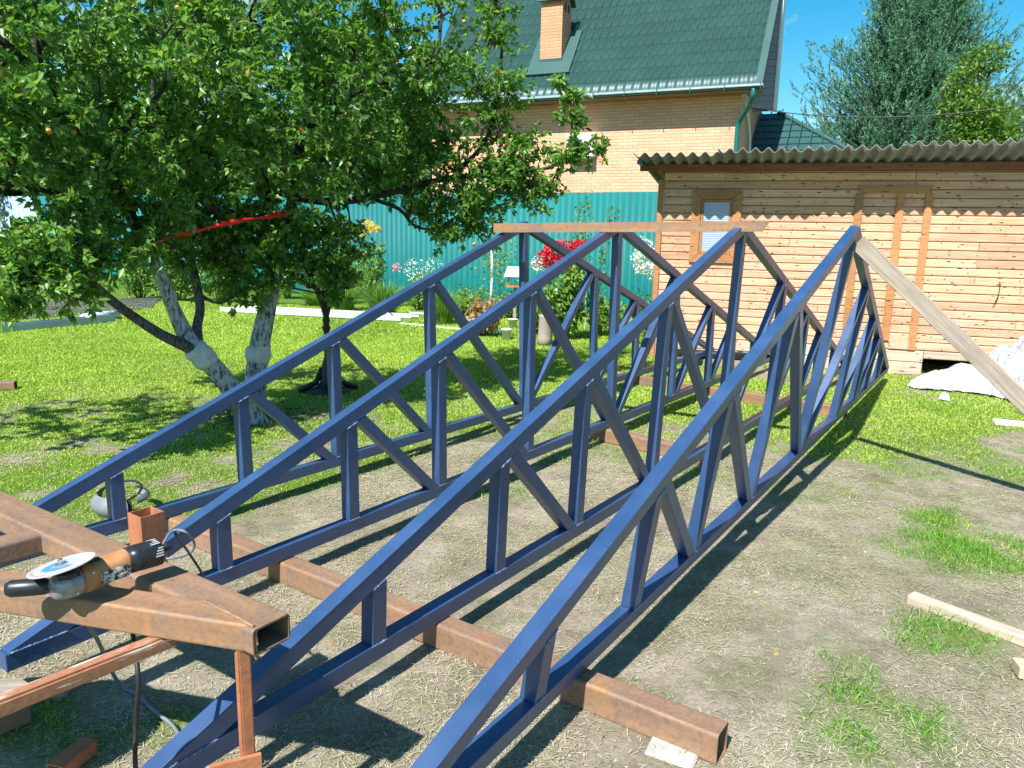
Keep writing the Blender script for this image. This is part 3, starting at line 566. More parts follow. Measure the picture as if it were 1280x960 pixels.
# odd pieces bottom left
rtube('offcut_tube', G(-25, 925, 0), G(34, 899, 0), .07, .085, 'short rusty tube offcut on the ground under the bench rail', 'steel offcut', m_rust)
rtube('offcut_tube', G(70, 975, 0), G(112, 940, 0), .06, .05, 'reddish tube offcut lying at the bottom edge of the ground', 'steel offcut', m_primer)
bm = bm_new(); box(bm, (0, -.06, 0), (.34, .06, .03)); o = bm_obj('board_offcut', bm, m_grey, bevel=.003); o.matrix_world = frame(G(-40, 872, .0), G(22, 868, .0)); tag(o, 'weathered board offcut under the nose of the second truss', 'board')
bm = bm_new(); box(bm, (-.08, -.05, 0), (.08, .05, .022)); o = bm_obj('concrete_chip', bm, m_stone, bevel=.006); o.location = G(840, 945, -.008); o.rotation_euler = (R(4), 0, R(-28)); tag(o, 'flat pale concrete slab piece half buried in front of the open tube', 'concrete piece')
# lumber on the right
m_batten = wood('split_batten', [(.3, (.34, .27, .21)), (.5, (.52, .43, .33)), (.75, (.66, .57, .45))], knots=False, grain=(1.2, 16, 16))
l0 = G(1137, 752, 0); l1 = G(1340, 828, 0); bm = bm_new(); L = (l1-l0).length; box(bm, (0, -.035, 0), (L, .032, .045)); o = bm_obj('timber_batten', bm, m_batten, bevel=.004); o.matrix_world = frame(l0, l1); tag(o, 'split pale timber batten lying on the earth at right', 'batten')
bm = bm_new(); box(bm, (0, -.04, 0), (.2, .04, .05)); o = bm_obj('timber_offcut', bm, m_raw, bevel=.004); o.matrix_world = frame(G(1268, 842, 0), G(1330, 850, 0)); tag(o, 'small pale timber offcut at the right edge below the batten', 'offcut')
f0 = G(1242, 529, 0); f1 = G(1330, 537, 0); bm = bm_new(); box(bm, (0, -.07, 0), ((f1-f0).length, .07, .03)); o = bm_obj('foam_strip', bm, m_foam, bevel=.004); o.matrix_world = frame(f0, f1); tag(o, 'white foam strip lying on the grass at right edge', 'foam strip')
# crumpled white film
def film(c, rx, ry, h, seed, name, label, rot=0, n=46):
    u = np.linspace(-1, 1, n); U, Vv = np.meshgrid(u, u); r = np.sqrt(U**2+Vv**2); ang = np.arctan2(Vv, U)
    edge = 1+.22*np.sin(ang*3+seed)+.12*np.sin(ang*7+seed*2)
    k = np.maximum(1, 1e-6); R_ = np.clip(np.maximum(abs(U), abs(Vv)), 0, 1); sc = R_/np.maximum(r, 1e-6)
    x = U*sc*edge; y = Vv*sc*edge; rr = R_
    z = h*(np.clip(1-rr**2.2, 0, 1)**.6)*(.45+.9*fbm(x+seed*3, y+seed, 1.6, 4, seed))+.03*(1-np.abs(2*fbm(x+seed, y, 3.0, 3, seed+5)-1)*2)*(1-rr**4)+.012
    z = np.maximum(z, .006)+.10*h/.3*np.abs(fbm(x+.5*y, y, 3.5, 3, seed)-.5)*(1-rr**3)+.03*fbm(x, y, 9, 2, seed)
    c_, s_ = math.cos(rot), math.sin(rot); x2 = x*rx; y2 = y*ry
    V = np.stack([(c.x+x2*c_-y2*s_).ravel(), (c.y+x2*s_+y2*c_).ravel(), z.ravel()], 1)
    i = (np.arange(n-1)[:, None]*n+np.arange(n-1)[None]).ravel(); F = np.stack([i, i+1, i+n+1, i+n], 1)
    o = link(name, np_mesh(name, V, F, None, True), m_film); return tag(o, label, 'plastic sheet')
film(G(1218, 488, 0), .64, .38, .21, 3, 'plastic_sheet', 'crumpled white plastic sheet spread on grass before the shed plinth', -.45)
film(G(1302, 497, 0), .62, .60, .58, 8, 'plastic_sheet', 'tall heap of white plastic sheeting behind the prop plank at right edge', -.2)
film(G(1180, 502, 0), .05, .045, .05, 5, 'plastic_scrap', 'small crumpled white scrap on the grass below the sheet', 0, 14)
o = None

# ------------------------------------------------------------------ shed
W0 = Vector((1.975, 10.551, 0)); wd = Vector((.9537, -.3009, 0)); wn = Vector((-.3009, -.9537, 0))
sM = Matrix.Identity(4)
for i in range(3): sM[i][0], sM[i][1], sM[i][2] = wd[i], -wn[i], (0, 0, 1)[i]
sM.translation = W0
shed = empty('shed'); shed.matrix_world = sM; tag(shed, 'long pine-clad shed with a wavy grey sheet roof behind the trusses', 'shed')
SL = 6.2; z = .315; BH = .1035
WX0, WX1, WZ0, WZ1 = .50, .90, 1.44, 2.15     # window opening
def board(x0, x1, z0, z1, m_=m_board, name='board', y0=-.004, th=.02):
    bm = bm_new(); yj = random.uniform(-.0015, .0015)
    prism(bm, [(0, 0), (x1-x0, 0), (x1-x0, z1-z0), (0, z1-z0)], 0, th); bmesh.ops.bevel(bm, geom=[e_ for e_ in bm.edges if max(v.co.y for v in e_.verts) < .001], offset=.009, segments=1, affect='EDGES')
    o = bm_obj(name, bm, m_, shed); o.location = (x0, y0+yj, z0); return o
while z < 2.50:
    z1 = min(z+BH, 2.505); joints = [0]
    js = ([random.uniform(1.2, 2.4)] if random.random() < .3 else [])+[3.02 if z > 2.26 else 3.2+random.choice((0, 0, .6, 1.1))]+([5.3] if random.random() < .4 else [])
    joints += js+[SL]
    for a, b in zip(joints, joints[1:]):
        segs = [(a, b)]
        if z1 > WZ0 and z < WZ1: segs = [(p, q) for p, q in ((a, min(b, WX0)), (max(a, WX1), b)) if q-p > .02]
        for p, q in segs: board(p+.0015, q-.0015, z+.0035, z1-.0035)
    z = z1
bm = bm_new(); box(bm, (.0, .03, .3), (SL, .06, 2.54)); box(bm, (.0, .03, 0), (3.3, .06, .3)); box(bm, (0, .06, .3), (.05, 2.5, 2.6)); box(bm, (0, 2.5, 0), (SL, 2.55, 2.4)); box(bm, (SL-.05, .06, 0), (SL, 2.5, 2.5)); box(bm, (0.05, .06, .3), (SL-.05, 2.5, .33))
bm_obj('wall_core', bm, m_fascia, shed)
board(-.33, SL+.1, 2.508, 2.60, m_fascia, 'fascia_board', -.055, .05)
board(-.075, .0, .0, 2.40, m_trim, 'corner_trim', -.028, .03)
# weathered plinth with a dark gap
board(0, 3.34, .165, .31, m_plinth, 'plinth_board', -.012); board(0, 3.34, 0, .16, m_plinth, 'plinth_board', -.012)
board(3.345, SL, .215, .31, m_plinth, 'plinth_board', -.012)
# window
wf = bm_new(); box(wf, (-.10, 0, -.10), (-.001, .03, .82)); wo = None
win = empty('window'); win.parent = shed; win.location = (WX0, -.008, WZ0); ww, wh = WX1-WX0, WZ1-WZ0
def wtrim(pts, name, m_=m_trim, y0=-.026, y1=0.):
    bm = bm_new(); prism(bm, pts, y0, y1); bmesh.ops.bevel(bm, geom=list(bm.edges), offset=.003, segments=1, affect='EDGES'); o = bm_obj(name, bm, m_, win); return o
t_ = .115; g_ = .0015
wtrim([(-t_, -t_), (-g_, -g_), (-g_, wh+g_), (-t_, wh+t_)], 'casing'); wtrim([(ww+g_, -g_), (ww+t_, -t_), (ww+t_, wh+t_), (ww+g_, wh+g_)], 'casing')
wtrim([(-t_+g_*2, wh+t_), (ww+t_-g_*2, wh+t_), (ww-g_, wh+g_*2), (g_, wh+g_*2)], 'casing'); wtrim([(-t_+g_*2, -t_), (g_, -g_*2), (ww-g_, -g_*2), (ww+t_-g_*2, -t_)], 'casing')
for a, b, c, d in ((0, .035, 0, wh), (ww-.035, ww, 0, wh)): wtrim([(a+.001, c), (b, c), (b, d), (a+.001, d)], 'sash', m_trim, -.006, .02)
wtrim([(.036, 0), (ww-.036, 0), (ww-.036, .035), (.036, .035)], 'sash', m_trim, -.006, .02); wtrim([(.036, wh-.035), (ww-.036, wh-.035), (ww-.036, wh), (.036, wh)], 'sash', m_trim, -.006, .02)
bm = bm_new(); nn = 26
for i in range(nn):
    zz_ = .04+i*(wh-.08)/nn; prism(bm, [(.038, zz_), (ww-.038, zz_), (ww-.038, zz_+.020), (.038, zz_+.020)], .006, .008)
o = bm_obj('blind', bm, m_blind, win); bm = bm_new(); box(bm, (.036, .012, .035), (ww-.036, .016, wh-.035)); bm_obj('pane', bm, m_glass, win)
# door casings nailed over the cladding
def casing(x0, x1, z0, z1, slant=0):
    bm = bm_new(); w_ = x1-x0; prism(bm, [(0, -slant), (w_, 0), (w_, z1-z0), (0, z1-z0)] if slant < 0 else [(0, 0), (w_, -slant), (w_, z1-z0), (0, z1-z0)], 0, .024)
    bmesh.ops.bevel(bm, geom=list(bm.edges), offset=.003, segments=1, affect='EDGES'); o = bm_obj('door_casing', bm, m_trim, shed); o.location = (x0, -.032, z0); return o
casing(2.37, 2.455, .30, 2.235); casing(2.835, 2.925, .42, 2.235); casing(3.15, 3.235, .315, 2.235)
bm = bm_new(); prism(bm, [(0, 0), (.865, 0), (.78, -.085), (.085, -.085)], 0, .024); o = bm_obj('door_lintel', bm, m_trim, shed, bevel=.003); o.location = (2.37, -.0325, 2.323)
bm = bm_new(); prism(bm, [(0, 0), (.31, 0), (.24, .11), (0, .11)], 0, .02); o = bm_obj('door_sill', bm, m_board, shed, bevel=.003); o.location = (2.925, -.030, .32)
# corrugated sheets
def wave_sheet(x0, n_w, y0, y1, zf, zb, pitch=.148, amp=.028):
    per = 10; nxp = n_w*per+3; u = np.arange(nxp)/per*pitch; zz_ = amp*np.cos(2*np.pi*u/pitch); vv = []; th = .008
    for top in (1, 0):
        for yy_, zo in ((y0, zf), (y1, zb)):
            for a, b in zip(u, zz_): vv.append((x0+a, yy_, zo+b-(0 if top else th)))
    F = []
    def id_(t, r, i): return (t*2+r)*nxp+i
    for i in range(nxp-1):
        F += [(id_(0, 0, i), id_(0, 0, i+1), id_(0, 1, i+1), id_(0, 1, i)), (id_(1, 0, i), id_(1, 1, i), id_(1, 1, i+1), id_(1, 0, i+1)), (id_(0, 0, i), id_(1, 0, i), id_(1, 0, i+1), id_(0, 0, i+1)), (id_(0, 1, i), id_(0, 1, i+1), id_(1, 1, i+1), id_(1, 1, i))]
    F += [(id_(0, 0, 0), id_(0, 1, 0), id_(1, 1, 0), id_(1, 0, 0)), (id_(0, 0, nxp-1), id_(1, 0, nxp-1), id_(1, 1, nxp-1), id_(0, 1, nxp-1))]
    return link('roof_sheet', np_mesh('roof_sheet', vv, F, None, True), m_asb, shed)
xs_ = -.34; k = 0
while xs_ < SL+.2:
    zf = 2.675+.026*xs_+(.009 if k % 2 else 0); sp_ = (.055+.020*xs_)/.6; wave_sheet(xs_, 7, -.60-.02*(k % 3 == 1), 2.8, zf, zf-sp_*3.4); xs_ += 7*.148; k += 1
bm = bm_new(); box(bm, (-.30, -.50, 2.56), (-.24, 2.7, 2.61)); bm_obj('verge_board', bm, m_teald, shed)
# pipes and scraps at the shed foot
bm = bm_new(); tube(bm, [W0+wd*.28+wn*.25+Vector((0, 0, .13)), W0+wd*1.25+wn*.22+Vector((0, 0, .13))], .055, 14); o = bm_obj('drain_pipe', bm, m_black, None, True); tag(o, 'black plastic pipe lying along the foot of the shed', 'pipe')
bm = bm_new(); box(bm, (0, -.12, 0), (1.3, .12, .075)); o = bm_obj('pallet_board', bm, m_grey); o.matrix_world = frame(W0+wd*.15+wn*.25, W0+wd*1.4+wn*.22); tag(o, 'weathered board under the black pipe at the shed foot', 'board')
bm = bm_new(); wp = W0+wd*4.05+wn*.03; tube(bm, spline([wp+Vector((0, 0, 1.20)), wp+Vector((.02, 0, 1.17)), wp+Vector((.01, -.01, 1.05)), wp+Vector((-.01, 0, .96)), wp+Vector((-.03, 0, .93))], 4), .006, 5); o = bm_obj('wire_hook', bm, m_iron); tag(o, 'dark wire hanging on the shed wall at right', 'wire')

# ------------------------------------------------------------------ fences
F0 = Vector((3.9, 15.53, 0)); fdir = Vector((-.888, .46, 0)); FH = 2.55
def fence(P, dirv, nsh, m_, pitch, sw, label, H=FH, z0=.02):
    root = empty('sheet_fence'); fm = Matrix.Identity(4); fn_ = Vector((0, 0, 1)).cross(dirv)
    for i in range(3): fm[i][0], fm[i][1], fm[i][2] = dirv[i], fn_[i], (0, 0, 1)[i]
    fm.translation = P; root.matrix_world = fm; tag(root, label, 'fence')
    n = int(round(sw/pitch)); pr = []
    for i in range(n): pr += [(i*pitch, 0), (i*pitch+pitch*.16, .014), (i*pitch+pitch*.84, .014), (i*pitch+pitch, 0)] if False else [(i*pitch, .0), (i*pitch+.004, .010), (i*pitch+pitch-.016, .010), (i*pitch+pitch-.012, 0)]
    pr.append((n*pitch-.001, 0))
    V = [(x, y, z0) for x, y in pr]+[(x, y, H) for x, y in pr]+[(x, y-.003, z0) for x, y in pr]+[(x, y-.003, H) for x, y in pr]; k = len(pr); F = []
    for i in range(k-1): F += [(i, i+1, k+i+1, k+i), (2*k+i, 3*k+i, 3*k+i+1, 2*k+i+1), (k+i, k+i+1, 3*k+i+1, 3*k+i)]
    me = np_mesh('panel', V, F)
    for j in range(nsh):
        o = link('panel', me, m_, root); o.location = (j*sw, random.uniform(-.004, .004), random.uniform(-.006, .006))
    bm = bm_new(); box(bm, (0, -.06, H*.8), (nsh*sw, -.03, H*.8+.04)); box(bm, (0, -.06, .4), (nsh*sw, -.03, .44)); bm_obj('rail', bm, m_iron, root)
    for j in range(0, nsh+1, 2):
        bm = bm_new(); box(bm, (j*sw-.03, -.12, 0), (j*sw+.03, -.065, H-.05)); bm_obj('post', bm, m_iron, root)
    return root
fence(F0, fdir, 19, m_teal, .145, 1.16, 'tall teal corrugated metal fence along the back of the garden')
Pf = F0+fdir*(19*1.16+.03); fence(Pf, Vector((-.86, .5, 0)).normalized(), 4, m_paleblue, .29, 1.16, 'pale blue-grey sheet fence continuing left of the teal fence', 2.55)

# ------------------------------------------------------------------ brick house
R0 = Vector((5.551, 18.5, 5.131)); e1 = Vector((.908, -.418, 0)).normalized(); e2 = Vector((.418, .908, 0)).normalized()
house = empty('brick_house'); hm = Matrix.Identity(4)
for i in range(3): hm[i][0], hm[i][1], hm[i][2] = e1[i], e2[i], (0, 0, 1)[i]
hm.translation = Vector((R0.x, R0.y, 0)); house.matrix_world = hm; tag(house, 'light brick house with steep green metal tile roof behind the teal fence', 'house')
def uvbox(bm, lo, hi):                     # a box with metre-sized uv on every face
    box(bm, lo, hi); uv = bm.loops.layers.uv.verify()
    for f in bm.faces:
        n = f.normal if f.normal.length > 0 else Vector((0, 0, 1)); f.normal_update(); n = f.normal
        for l in f.loops:
            c = l.vert.co; l[uv].uv = (c.x, c.z) if abs(n.y) > .5 else ((c.y, c.z) if abs(n.x) > .5 else (c.x, c.y))
HL = -9.0; WY = .5; CX = -.50
bm = bm_new(); uvbox(bm, (HL, WY, 0), (CX, WY+7.5, 5.12)); bm_obj('wall', bm, m_brick, house)
bm = bm_new(); box(bm, (HL-.2, .03, 5.02), (.0, WY+.02, 5.05)); bm_obj('soffit', bm, m_soffit, house)
# metal tile roof: waves across, steps down the slope
TH_ = R(53); slope = 6.6; rows = int(slope/.40); pitch = .212; nw = int((0-HL+.3)/pitch); per = 6
prof = [0, .35, .85, 1, .75, .25]
cols = nw*per+1; vs3 = []; XX0 = HL-.25
for r in range(rows):
    for edge in (0, 1):
        for c in range(cols):
            x = XX0+c*pitch/per; h = .030*prof[c % per]
            sag = .02*math.sin((c % per)/per*2*math.pi)
            sl_ = r*.40+(.40 if edge else 0)-sag*(1 if True else 0); lift = h+(.030 if not edge else .004)
            y = sl_*math.cos(TH_)-lift*math.sin(TH_); z = 5.10+sl_*math.sin(TH_)+lift*math.cos(TH_); vs3.append((x, y, z))
F = []
for r in range(rows*2-1):
    for c in range(cols-1): a = r*cols+c; F.append((a, a+1, a+cols+1, a+cols))
roof = link('roof', np_mesh('roof', vs3, F), m_roof, house)
yr, zr = slope*math.cos(TH_), 5.10+slope*math.sin(TH_)
bm = bm_new(); prism(bm, [(XX0+.02, 0)], 0, 0) if False else None
def quadprism(bm, pts, off):
    a = [bm.verts.new(p) for p in pts]; b = [bm.verts.new(Vector(p)+Vector(off)) for p in pts]; n = len(pts); bm.faces.new(a); bm.faces.new(b[::-1])
    for i in range(n): bm.faces.new((a[i], b[i], b[(i+1) % n], a[(i+1) % n]))
quadprism(bm, [(XX0+.05, .03, 5.08), (-.03, .03, 5.08), (-.03, yr, zr-.02), (XX0+.05, yr, zr-.02)], (0, .05, -.05)); bm_obj('roof_deck', bm, m_soffit, house)
bm = bm_new(); quadprism(bm, [(XX0+.05, yr, zr-.02), (-1.2, yr, zr-.02), (-1.2, yr+3.9, 5.1), (XX0+.05, yr+3.9, 5.1)], (0, .0, -.05)); bm_obj('rear_roof', bm, m_roof, house)
bm = bm_new(); quadprism(bm, [(-.13, -.04, 5.10), (.03, -.04, 5.10), (.03, yr, zr+.04), (-.13, yr, zr+.04)], (0, -.055, .042)); bm_obj('verge_trim', bm, m_roof, house)
# gutter and downpipe
bm = bm_new(); gp = []
for k in range(9): a = math.pi+k*math.pi/8; gp.append((math.cos(a)*.07, math.sin(a)*.07))
rr_ = []
for x in (HL-.3, .05):
    rr_.append([bm.verts.new((x, -.06+p, 5.10+q)) for p, q in gp]+[bm.verts.new((x, -.06+p*.93, 5.10+q*.93)) for p, q in gp[::-1]])
for k in range(18): bm.faces.new((rr_[0][k], rr_[0][(k+1) % 18], rr_[1][(k+1) % 18], rr_[1][k]))
bm.faces.new(rr_[0]); bm.faces.new(rr_[1][::-1]); gu = bm_obj('gutter', bm, m_teald, house)
bm = bm_new(); tube(bm, [(HL-.3, -.135, 5.085), (.05, -.135, 5.085)], .016, 6); tube(bm, [(HL-.3, -.115, 5.11), (.05, -.115, 5.11)], .022, 6); bm_obj('gutter_rim', bm, m_gut, gu)
gbm = bm_new(); box(gbm, (-.01, -.155, 5.0), (.01, -.0, 5.135)); gb = bm_obj('bracket', gbm, m_teald, gu)
for i in range(1, 10):
    o = gb.copy(); COL.objects.link(o); o.parent = gu; o.location.x = -.8*i
bm = bm_new(); tube(bm, spline([(-.16, -.06, 5.03), (-.17, -.06, 4.86), (-.28, .15, 4.66), (-.46, .36, 4.44), (-.53, .42, 4.24), (-.53, .42, 3.4), (-.53, .42, 1.5), (-.53, .42, .2)], 5), .058, 12); bm_obj('downpipe', bm, m_teald, house, True)
# chimney
cx0, cx1, cy0 = -5.80, -5.20, .66; cz0 = 5.1+cy0*math.tan(TH_); cy1 = cy0+.62
bm = bm_new(); uvbox(bm, (cx0, cy0, cz0-.1), (cx1, cy1, 7.60)); ch = bm_obj('chimney', bm, m_brickc, house)
bm = bm_new(); box(bm, (cx0-.015, cy0-.015, cz0-.15), (cx1+.015, cy0+.3, cz0+.22)); bm_obj('flashing', bm, m_roof, ch)
bm = bm_new(); quadprism(bm, [(cx0-.28, cy0-.22, cz0-.235), (cx1+.32, cy0-.22, cz0-.235), (cx1+.32, cy0+.7, cz0-.235+.92*math.tan(TH_)), (cx0-.28, cy0+.7, cz0-.235+.92*math.tan(TH_))], (0, -.05, .038)); bm_obj('flashing', bm, m_roof, ch)
bm = bm_new(); quadprism(bm, [(cx0-.1, cy0-.09, 7.58), (cx1+.1, cy0-.09, 7.58), (cx1+.1, cy0+.31, 8.0), (cx0-.1, cy0+.31, 8.0)], (0, -.02, .02)); quadprism(bm, [(cx0-.1, cy1+.09, 7.58), (cx1+.1, cy1+.09, 7.58), (cx1+.1, cy0+.31, 8.0), (cx0-.1, cy0+.31, 8.0)], (0, .02, .02)); bm_obj('cap', bm, m_roof, ch)
bm = bm_new(); quadprism(bm, [(cx1-.03, cy0, 7.60), (cx1-.03, cy1, 7.60), (cx1-.03, cy0+.31, 7.94)], (.028, 0, 0)); bm_obj('gable_face', bm, m_red, ch)
bm = bm_new(); box(bm, (cx1-.01, cy0+.14, 7.38), (cx1+.004, cy0+.26, 7.58)); box(bm, (cx1-.01, cy0+.36, 7.38), (cx1+.004, cy0+.48, 7.58)); bm_obj('vent_opening', bm, m_black, ch)
# sided attic bay and lower hipped roof beyond the gable
bm = bm_new()
for i in range(26): box(bm, (-1.4, 2.2, 4.92+i*.17), (.02, 2.24, 4.92+i*.17+.162))
box(bm, (-1.4, 2.25, 4.92), (.02, 2.6, 9.3)); bm_obj('siding', bm, m_siding, house)
bm = bm_new(); box(bm, (.02, 2.17, 4.90), (.07, 2.62, 9.34)); bm_obj('corner_trim', bm, m_white, house)
bm = bm_new(); A_ = Vector((.5, 2.2, 4.55)); ap = Vector((-.4, 4.2, 5.2))
def hip(bm, ex, ey, ez, peak, nrow=9):
    # tiled triangular hip slope: rows of stepped strips from the eave line up to the peak
    E0, E1 = Vector(ex), Vector(ey)
    for r in range(nrow):
        a, b = r/nrow, (r+1)/nrow
        p = [E0.lerp(Vector(peak[0]), a), E1.lerp(Vector(peak[1]), a), E1.lerp(Vector(peak[1]), b), E0.lerp(Vector(peak[0]), b)]
        off = Vector((0, -.02, .03)); q = [p[0]+off, p[1]+off, p[2]+off*.2, p[3]+off*.2]; f = [bm.verts.new(v) for v in q]; bm.faces.new(f)
        g = [bm.verts.new(p[0]), bm.verts.new(p[1])]; bm.faces.new((g[0], g[1], f[1], f[0]))
hip(bm, (-1.2, 1.6, 3.3), (2.75, 1.6, 3.3), 0, ((-1.2, 3.6, 5.0), (.0, 3.6, 5.0)), 9); lr = bm_obj('lower_roof', bm, m_roof, house)
bm = bm_new()
for i in range(13):
    x = -1.0+i*.28; zt = min(1, max(0, (2.75-x)/2.75)); tube(bm, [(x, 1.57, 3.35), (x, 1.6+2.0*zt-.03, 3.33+1.85*zt)], .014, 5)
bm_obj('tile_rib', bm, m_roof, lr)
bm = bm_new(); tube(bm, [(2.75, 1.58, 3.34), (.0, 3.58, 5.03)], .06, 8); bm_obj('hip_ridge', bm, m_roof, lr)
bm = bm_new(); box(bm, (-.45, 1.8, 0), (2.5, 3.6, 3.28)); bm_obj('annex_wall', bm, m_brick, house)
bm = bm_new(); tube(bm, spline([(CX+.05, .8, 4.85), (CX+.06, 1.3, 4.6), (CX+.08, 1.75, 4.1), (CX+.08, 1.78, 3.6)], 3), .028, 8); bm_obj('vent_pipe', bm, m_white, house)
# ac unit on the wall
P = hm @ Vector((-4.75, WY-.30, 3.62)); ac = empty('air_conditioner'); ac.matrix_world = hm @ Matrix.Translation((-4.80, WY-.30, 3.64)); tag(ac, 'white air conditioner box fixed on the brick wall behind the leaves', 'air conditioner')
bm = bm_new(); box(bm, (0, 0, 0), (.72, .26, .58)); bm_obj('casing', bm, m_white, ac, bevel=.012)
bm = bm_new(); lathe(bm, [(.2, 0), (.2, .012), (.17, .014)], 24, Matrix.Translation((.27, -.001, .28)) @ Matrix.Rotation(R(90), 4, 'X')); bm_obj('fan_grille', bm, m_cast, ac)
for xb in (.1, .6):
    bm = bm_new(); box(bm, (xb, .0, -.04), (xb+.03, .30, -.002)); box(bm, (xb, .27, -.3), (xb+.03, .30, -.04)); bm_obj('bracket', bm, m_white, ac)
# power line
q0 = hm @ Vector((-.4, .7, 4.75)); q1 = AT(1500, 80, 16)
pp = [q0.lerp(q1, i/24)+Vector((0, 0, -4*.55*(i/24)*(1-i/24))) for i in range(25)]; bm = bm_new(); tube(bm, pp, .013, 5); tag(bm_obj('power_line', bm, m_cableb), 'thin dark power line running from the house past the pine tree', 'power line')

# ------------------------------------------------------------------ foliage
def leaf_arrays(P, Nn, A, size, asp=.5, cup=.18, droop=.2):
    # P base, A axis (unit), Nn rough normal, size length
    B = np.cross(Nn, A); B /= np.linalg.norm(B, axis=1, keepdims=True)+1e-9; C = np.cross(A, B); s = size[:, None]
    mid = P+A*s*.45-C*s*cup*.35; l = P+A*s*.48+B*s*asp*.5+C*s*cup*.4; r = P+A*s*.48-B*s*asp*.5+C*s*cup*.4; t = P+A*s-C*s*droop
    V = np.stack([P, r, t, l, mid], 1).reshape(-1, 3); i = np.arange(len(P))[:, None]*5
    F = np.concatenate([i+np.array([[0, 1, 4]]), i+np.array([[1, 2, 4]]), i+np.array([[2, 3, 4]]), i+np.array([[3, 0, 4]])]); return V, F
def unit(v): return v/(np.linalg.norm(v, axis=-1, keepdims=True)+1e-9)
def make_leaves(name, P, up_bias, size, m_, parent, asp=.5, tint=None, axis=None, cup=.18, droop=.2):
    n = len(P); A = unit(rng.normal(size=(n, 3))+(axis if axis is not None else 0)); A = unit(A+np.array([0, 0, -.25]))
    Nn = unit(rng.normal(size=(n, 3))*.75+np.array([0, 0, up_bias])); V, F = leaf_arrays(P, Nn, A, size, asp, cup, droop)
    if tint is None: tint = np.clip(rng.beta(2, 2, n), 0, .9)
    return link(name, np_mesh(name, V, F, {'tint': np.repeat(tint, 5)}, True), m_, parent)

def limb(bm, pts, r, per=4, n=8): sp = spline(pts, per); tube(bm, sp, lerps(r, len(sp)), n); return sp
def bark_obj(bm, parent, paint):
    o = bm_obj('trunk', bm, m_bark, parent, True); me = o.data; at = me.attributes.new('paint', 'FLOAT', 'POINT'); at.data.foreach_set('value', np.full(len(me.vertices), paint, np.float32)); return o
def crown(parent, blobs, leaf, m_, limbs, dens=1., twig_n=26, name='crown', lsize=.070):
    LP = np.array([tuple(p) for p in limbs]); Ps, As, tb = [], [], bm_new(); sizes = []
    for (c, r, k) in blobs:
        c = np.array(c); j = np.argmin(np.linalg.norm(LP-c, axis=1)); root = LP[j]
        p0 = Vector(root); p1 = Vector(c); mid = p0.lerp(p1, .5)+Vector(rng.normal(size=3)*.08)
        L = (p1-p0).length
        if L < 2.2: tube(tb, spline([p0, mid, p1], 3), lerps([.018, .010, .006], 7), 5)
        for q in range(int(twig_n*k*dens)):
            d = unit(rng.normal(size=3)*np.array([1, 1, .8])+np.array([0, 0, .35])); rr = r*rng.uniform(.55, 1.12)
            s = c+unit(rng.normal(size=3))*r*rng.uniform(0, .4); e_ = s+d*rr; bend = rng.normal(size=3)*.12*rr; pts = []
            for t in np.linspace(0, 1, 5): pts.append(s+(e_-s)*t+bend*math.sin(t*3.14))
            tube(tb, pts, [.0045, .004, .0035, .003, .002], 3, False)
            nn_ = int(rr/.034); t = np.sort(rng.uniform(.1, 1, nn_)); pos = s+(e_-s)*t[:, None]+bend*np.sin(t*3.14)[:, None]
            rep = rng.integers(1, 4, nn_); rep[-1:] = 5; pos = np.repeat(pos, rep, 0); Ps.append(pos+rng.normal(size=pos.shape)*.008); As.append(np.tile(d, (len(pos), 1))*.55)
    P = np.concatenate(Ps); A = np.concatenate(As); n = len(P)
    tint = np.clip(rng.beta(2, 2.4, n)*.8+.35*(fbm(P[:, 0]*2+P[:, 2], P[:, 1]*2+P[:, 2], 1, 3, 4)-.4), 0, .88); tint[rng.uniform(0, 1, n) < .004] = 1
    o = make_leaves(name, P, .8, rng.uniform(.65, 1.2, n)*lsize, m_, parent, .52, tint, A)
    bm_obj('twigs', tb, m_twig, parent, True); return o, n

def px(p, Y): return tuple(AT(p[0], p[1], Y))
# apple tree 1, leaning to the left
t1 = empty('apple_tree', G(325, 528)); tag(t1, 'leaning limewashed apple tree with stems forking left over the lawn', 'apple tree', 'apple trees on the lawn')
bm = bm_new(); L1 = []
L1 += limb(bm, [px((330, 540), 6.45), px((300, 500), 6.35), px((268, 460), 6.2), px((243, 436), 6.12), px((222, 398), 6.1), px((203, 350), 6.0), px((180, 303), 5.9), px((152, 247), 5.8), px((130, 198), 5.7), px((98, 162), 5.6), px((50, 96), 5.35), px((-10, 40), 5.1)], [.10, .09, .08, .078, .058, .050, .046, .042, .038, .036, .032, .026])
o = bark_obj(bm, t1, 1.); o.matrix_parent_inverse = Matrix.Translation(-t1.location); bm = bm_new()
L1 += limb(bm, [px((247, 438), 6.12), px((246, 410), 6.25), px((250, 380), 6.35), px((238, 320), 6.5), px((226, 250), 6.6), px((212, 160), 6.7), px((193, 128), 6.7), px((192, 60), 6.7)], [.055, .042, .038, .034, .03, .026, .022, .015])
L1 += limb(bm, [px((244, 437), 6.10), px((205, 420), 5.95), px((170, 398), 5.8), px((140, 376), 5.65), px((112, 350), 5.5), px((88, 322), 5.35), px((50, 295), 5.2)], [.055, .04, .036, .034, .03, .024, .018])
L1 += limb(bm, [px((130, 198), 5.7), px((165, 150), 5.8), px((205, 110), 5.9), px((215, 50), 5.9)], [.03, .022, .016, .01])
L1 += limb(bm, [px((98, 250), 5.5), px((60, 240), 5.3), px((20, 225), 5.1)], [.02, .018, .012]); L1 += limb(bm, [px((152, 247), 5.8), px((120, 255), 5.6), px((98, 250), 5.5)], [.03, .024, .02])
L1 += limb(bm, [px((50, 96), 5.35), px((46, 40), 5.3), px((44, -20), 5.3)], [.025, .02, .015])
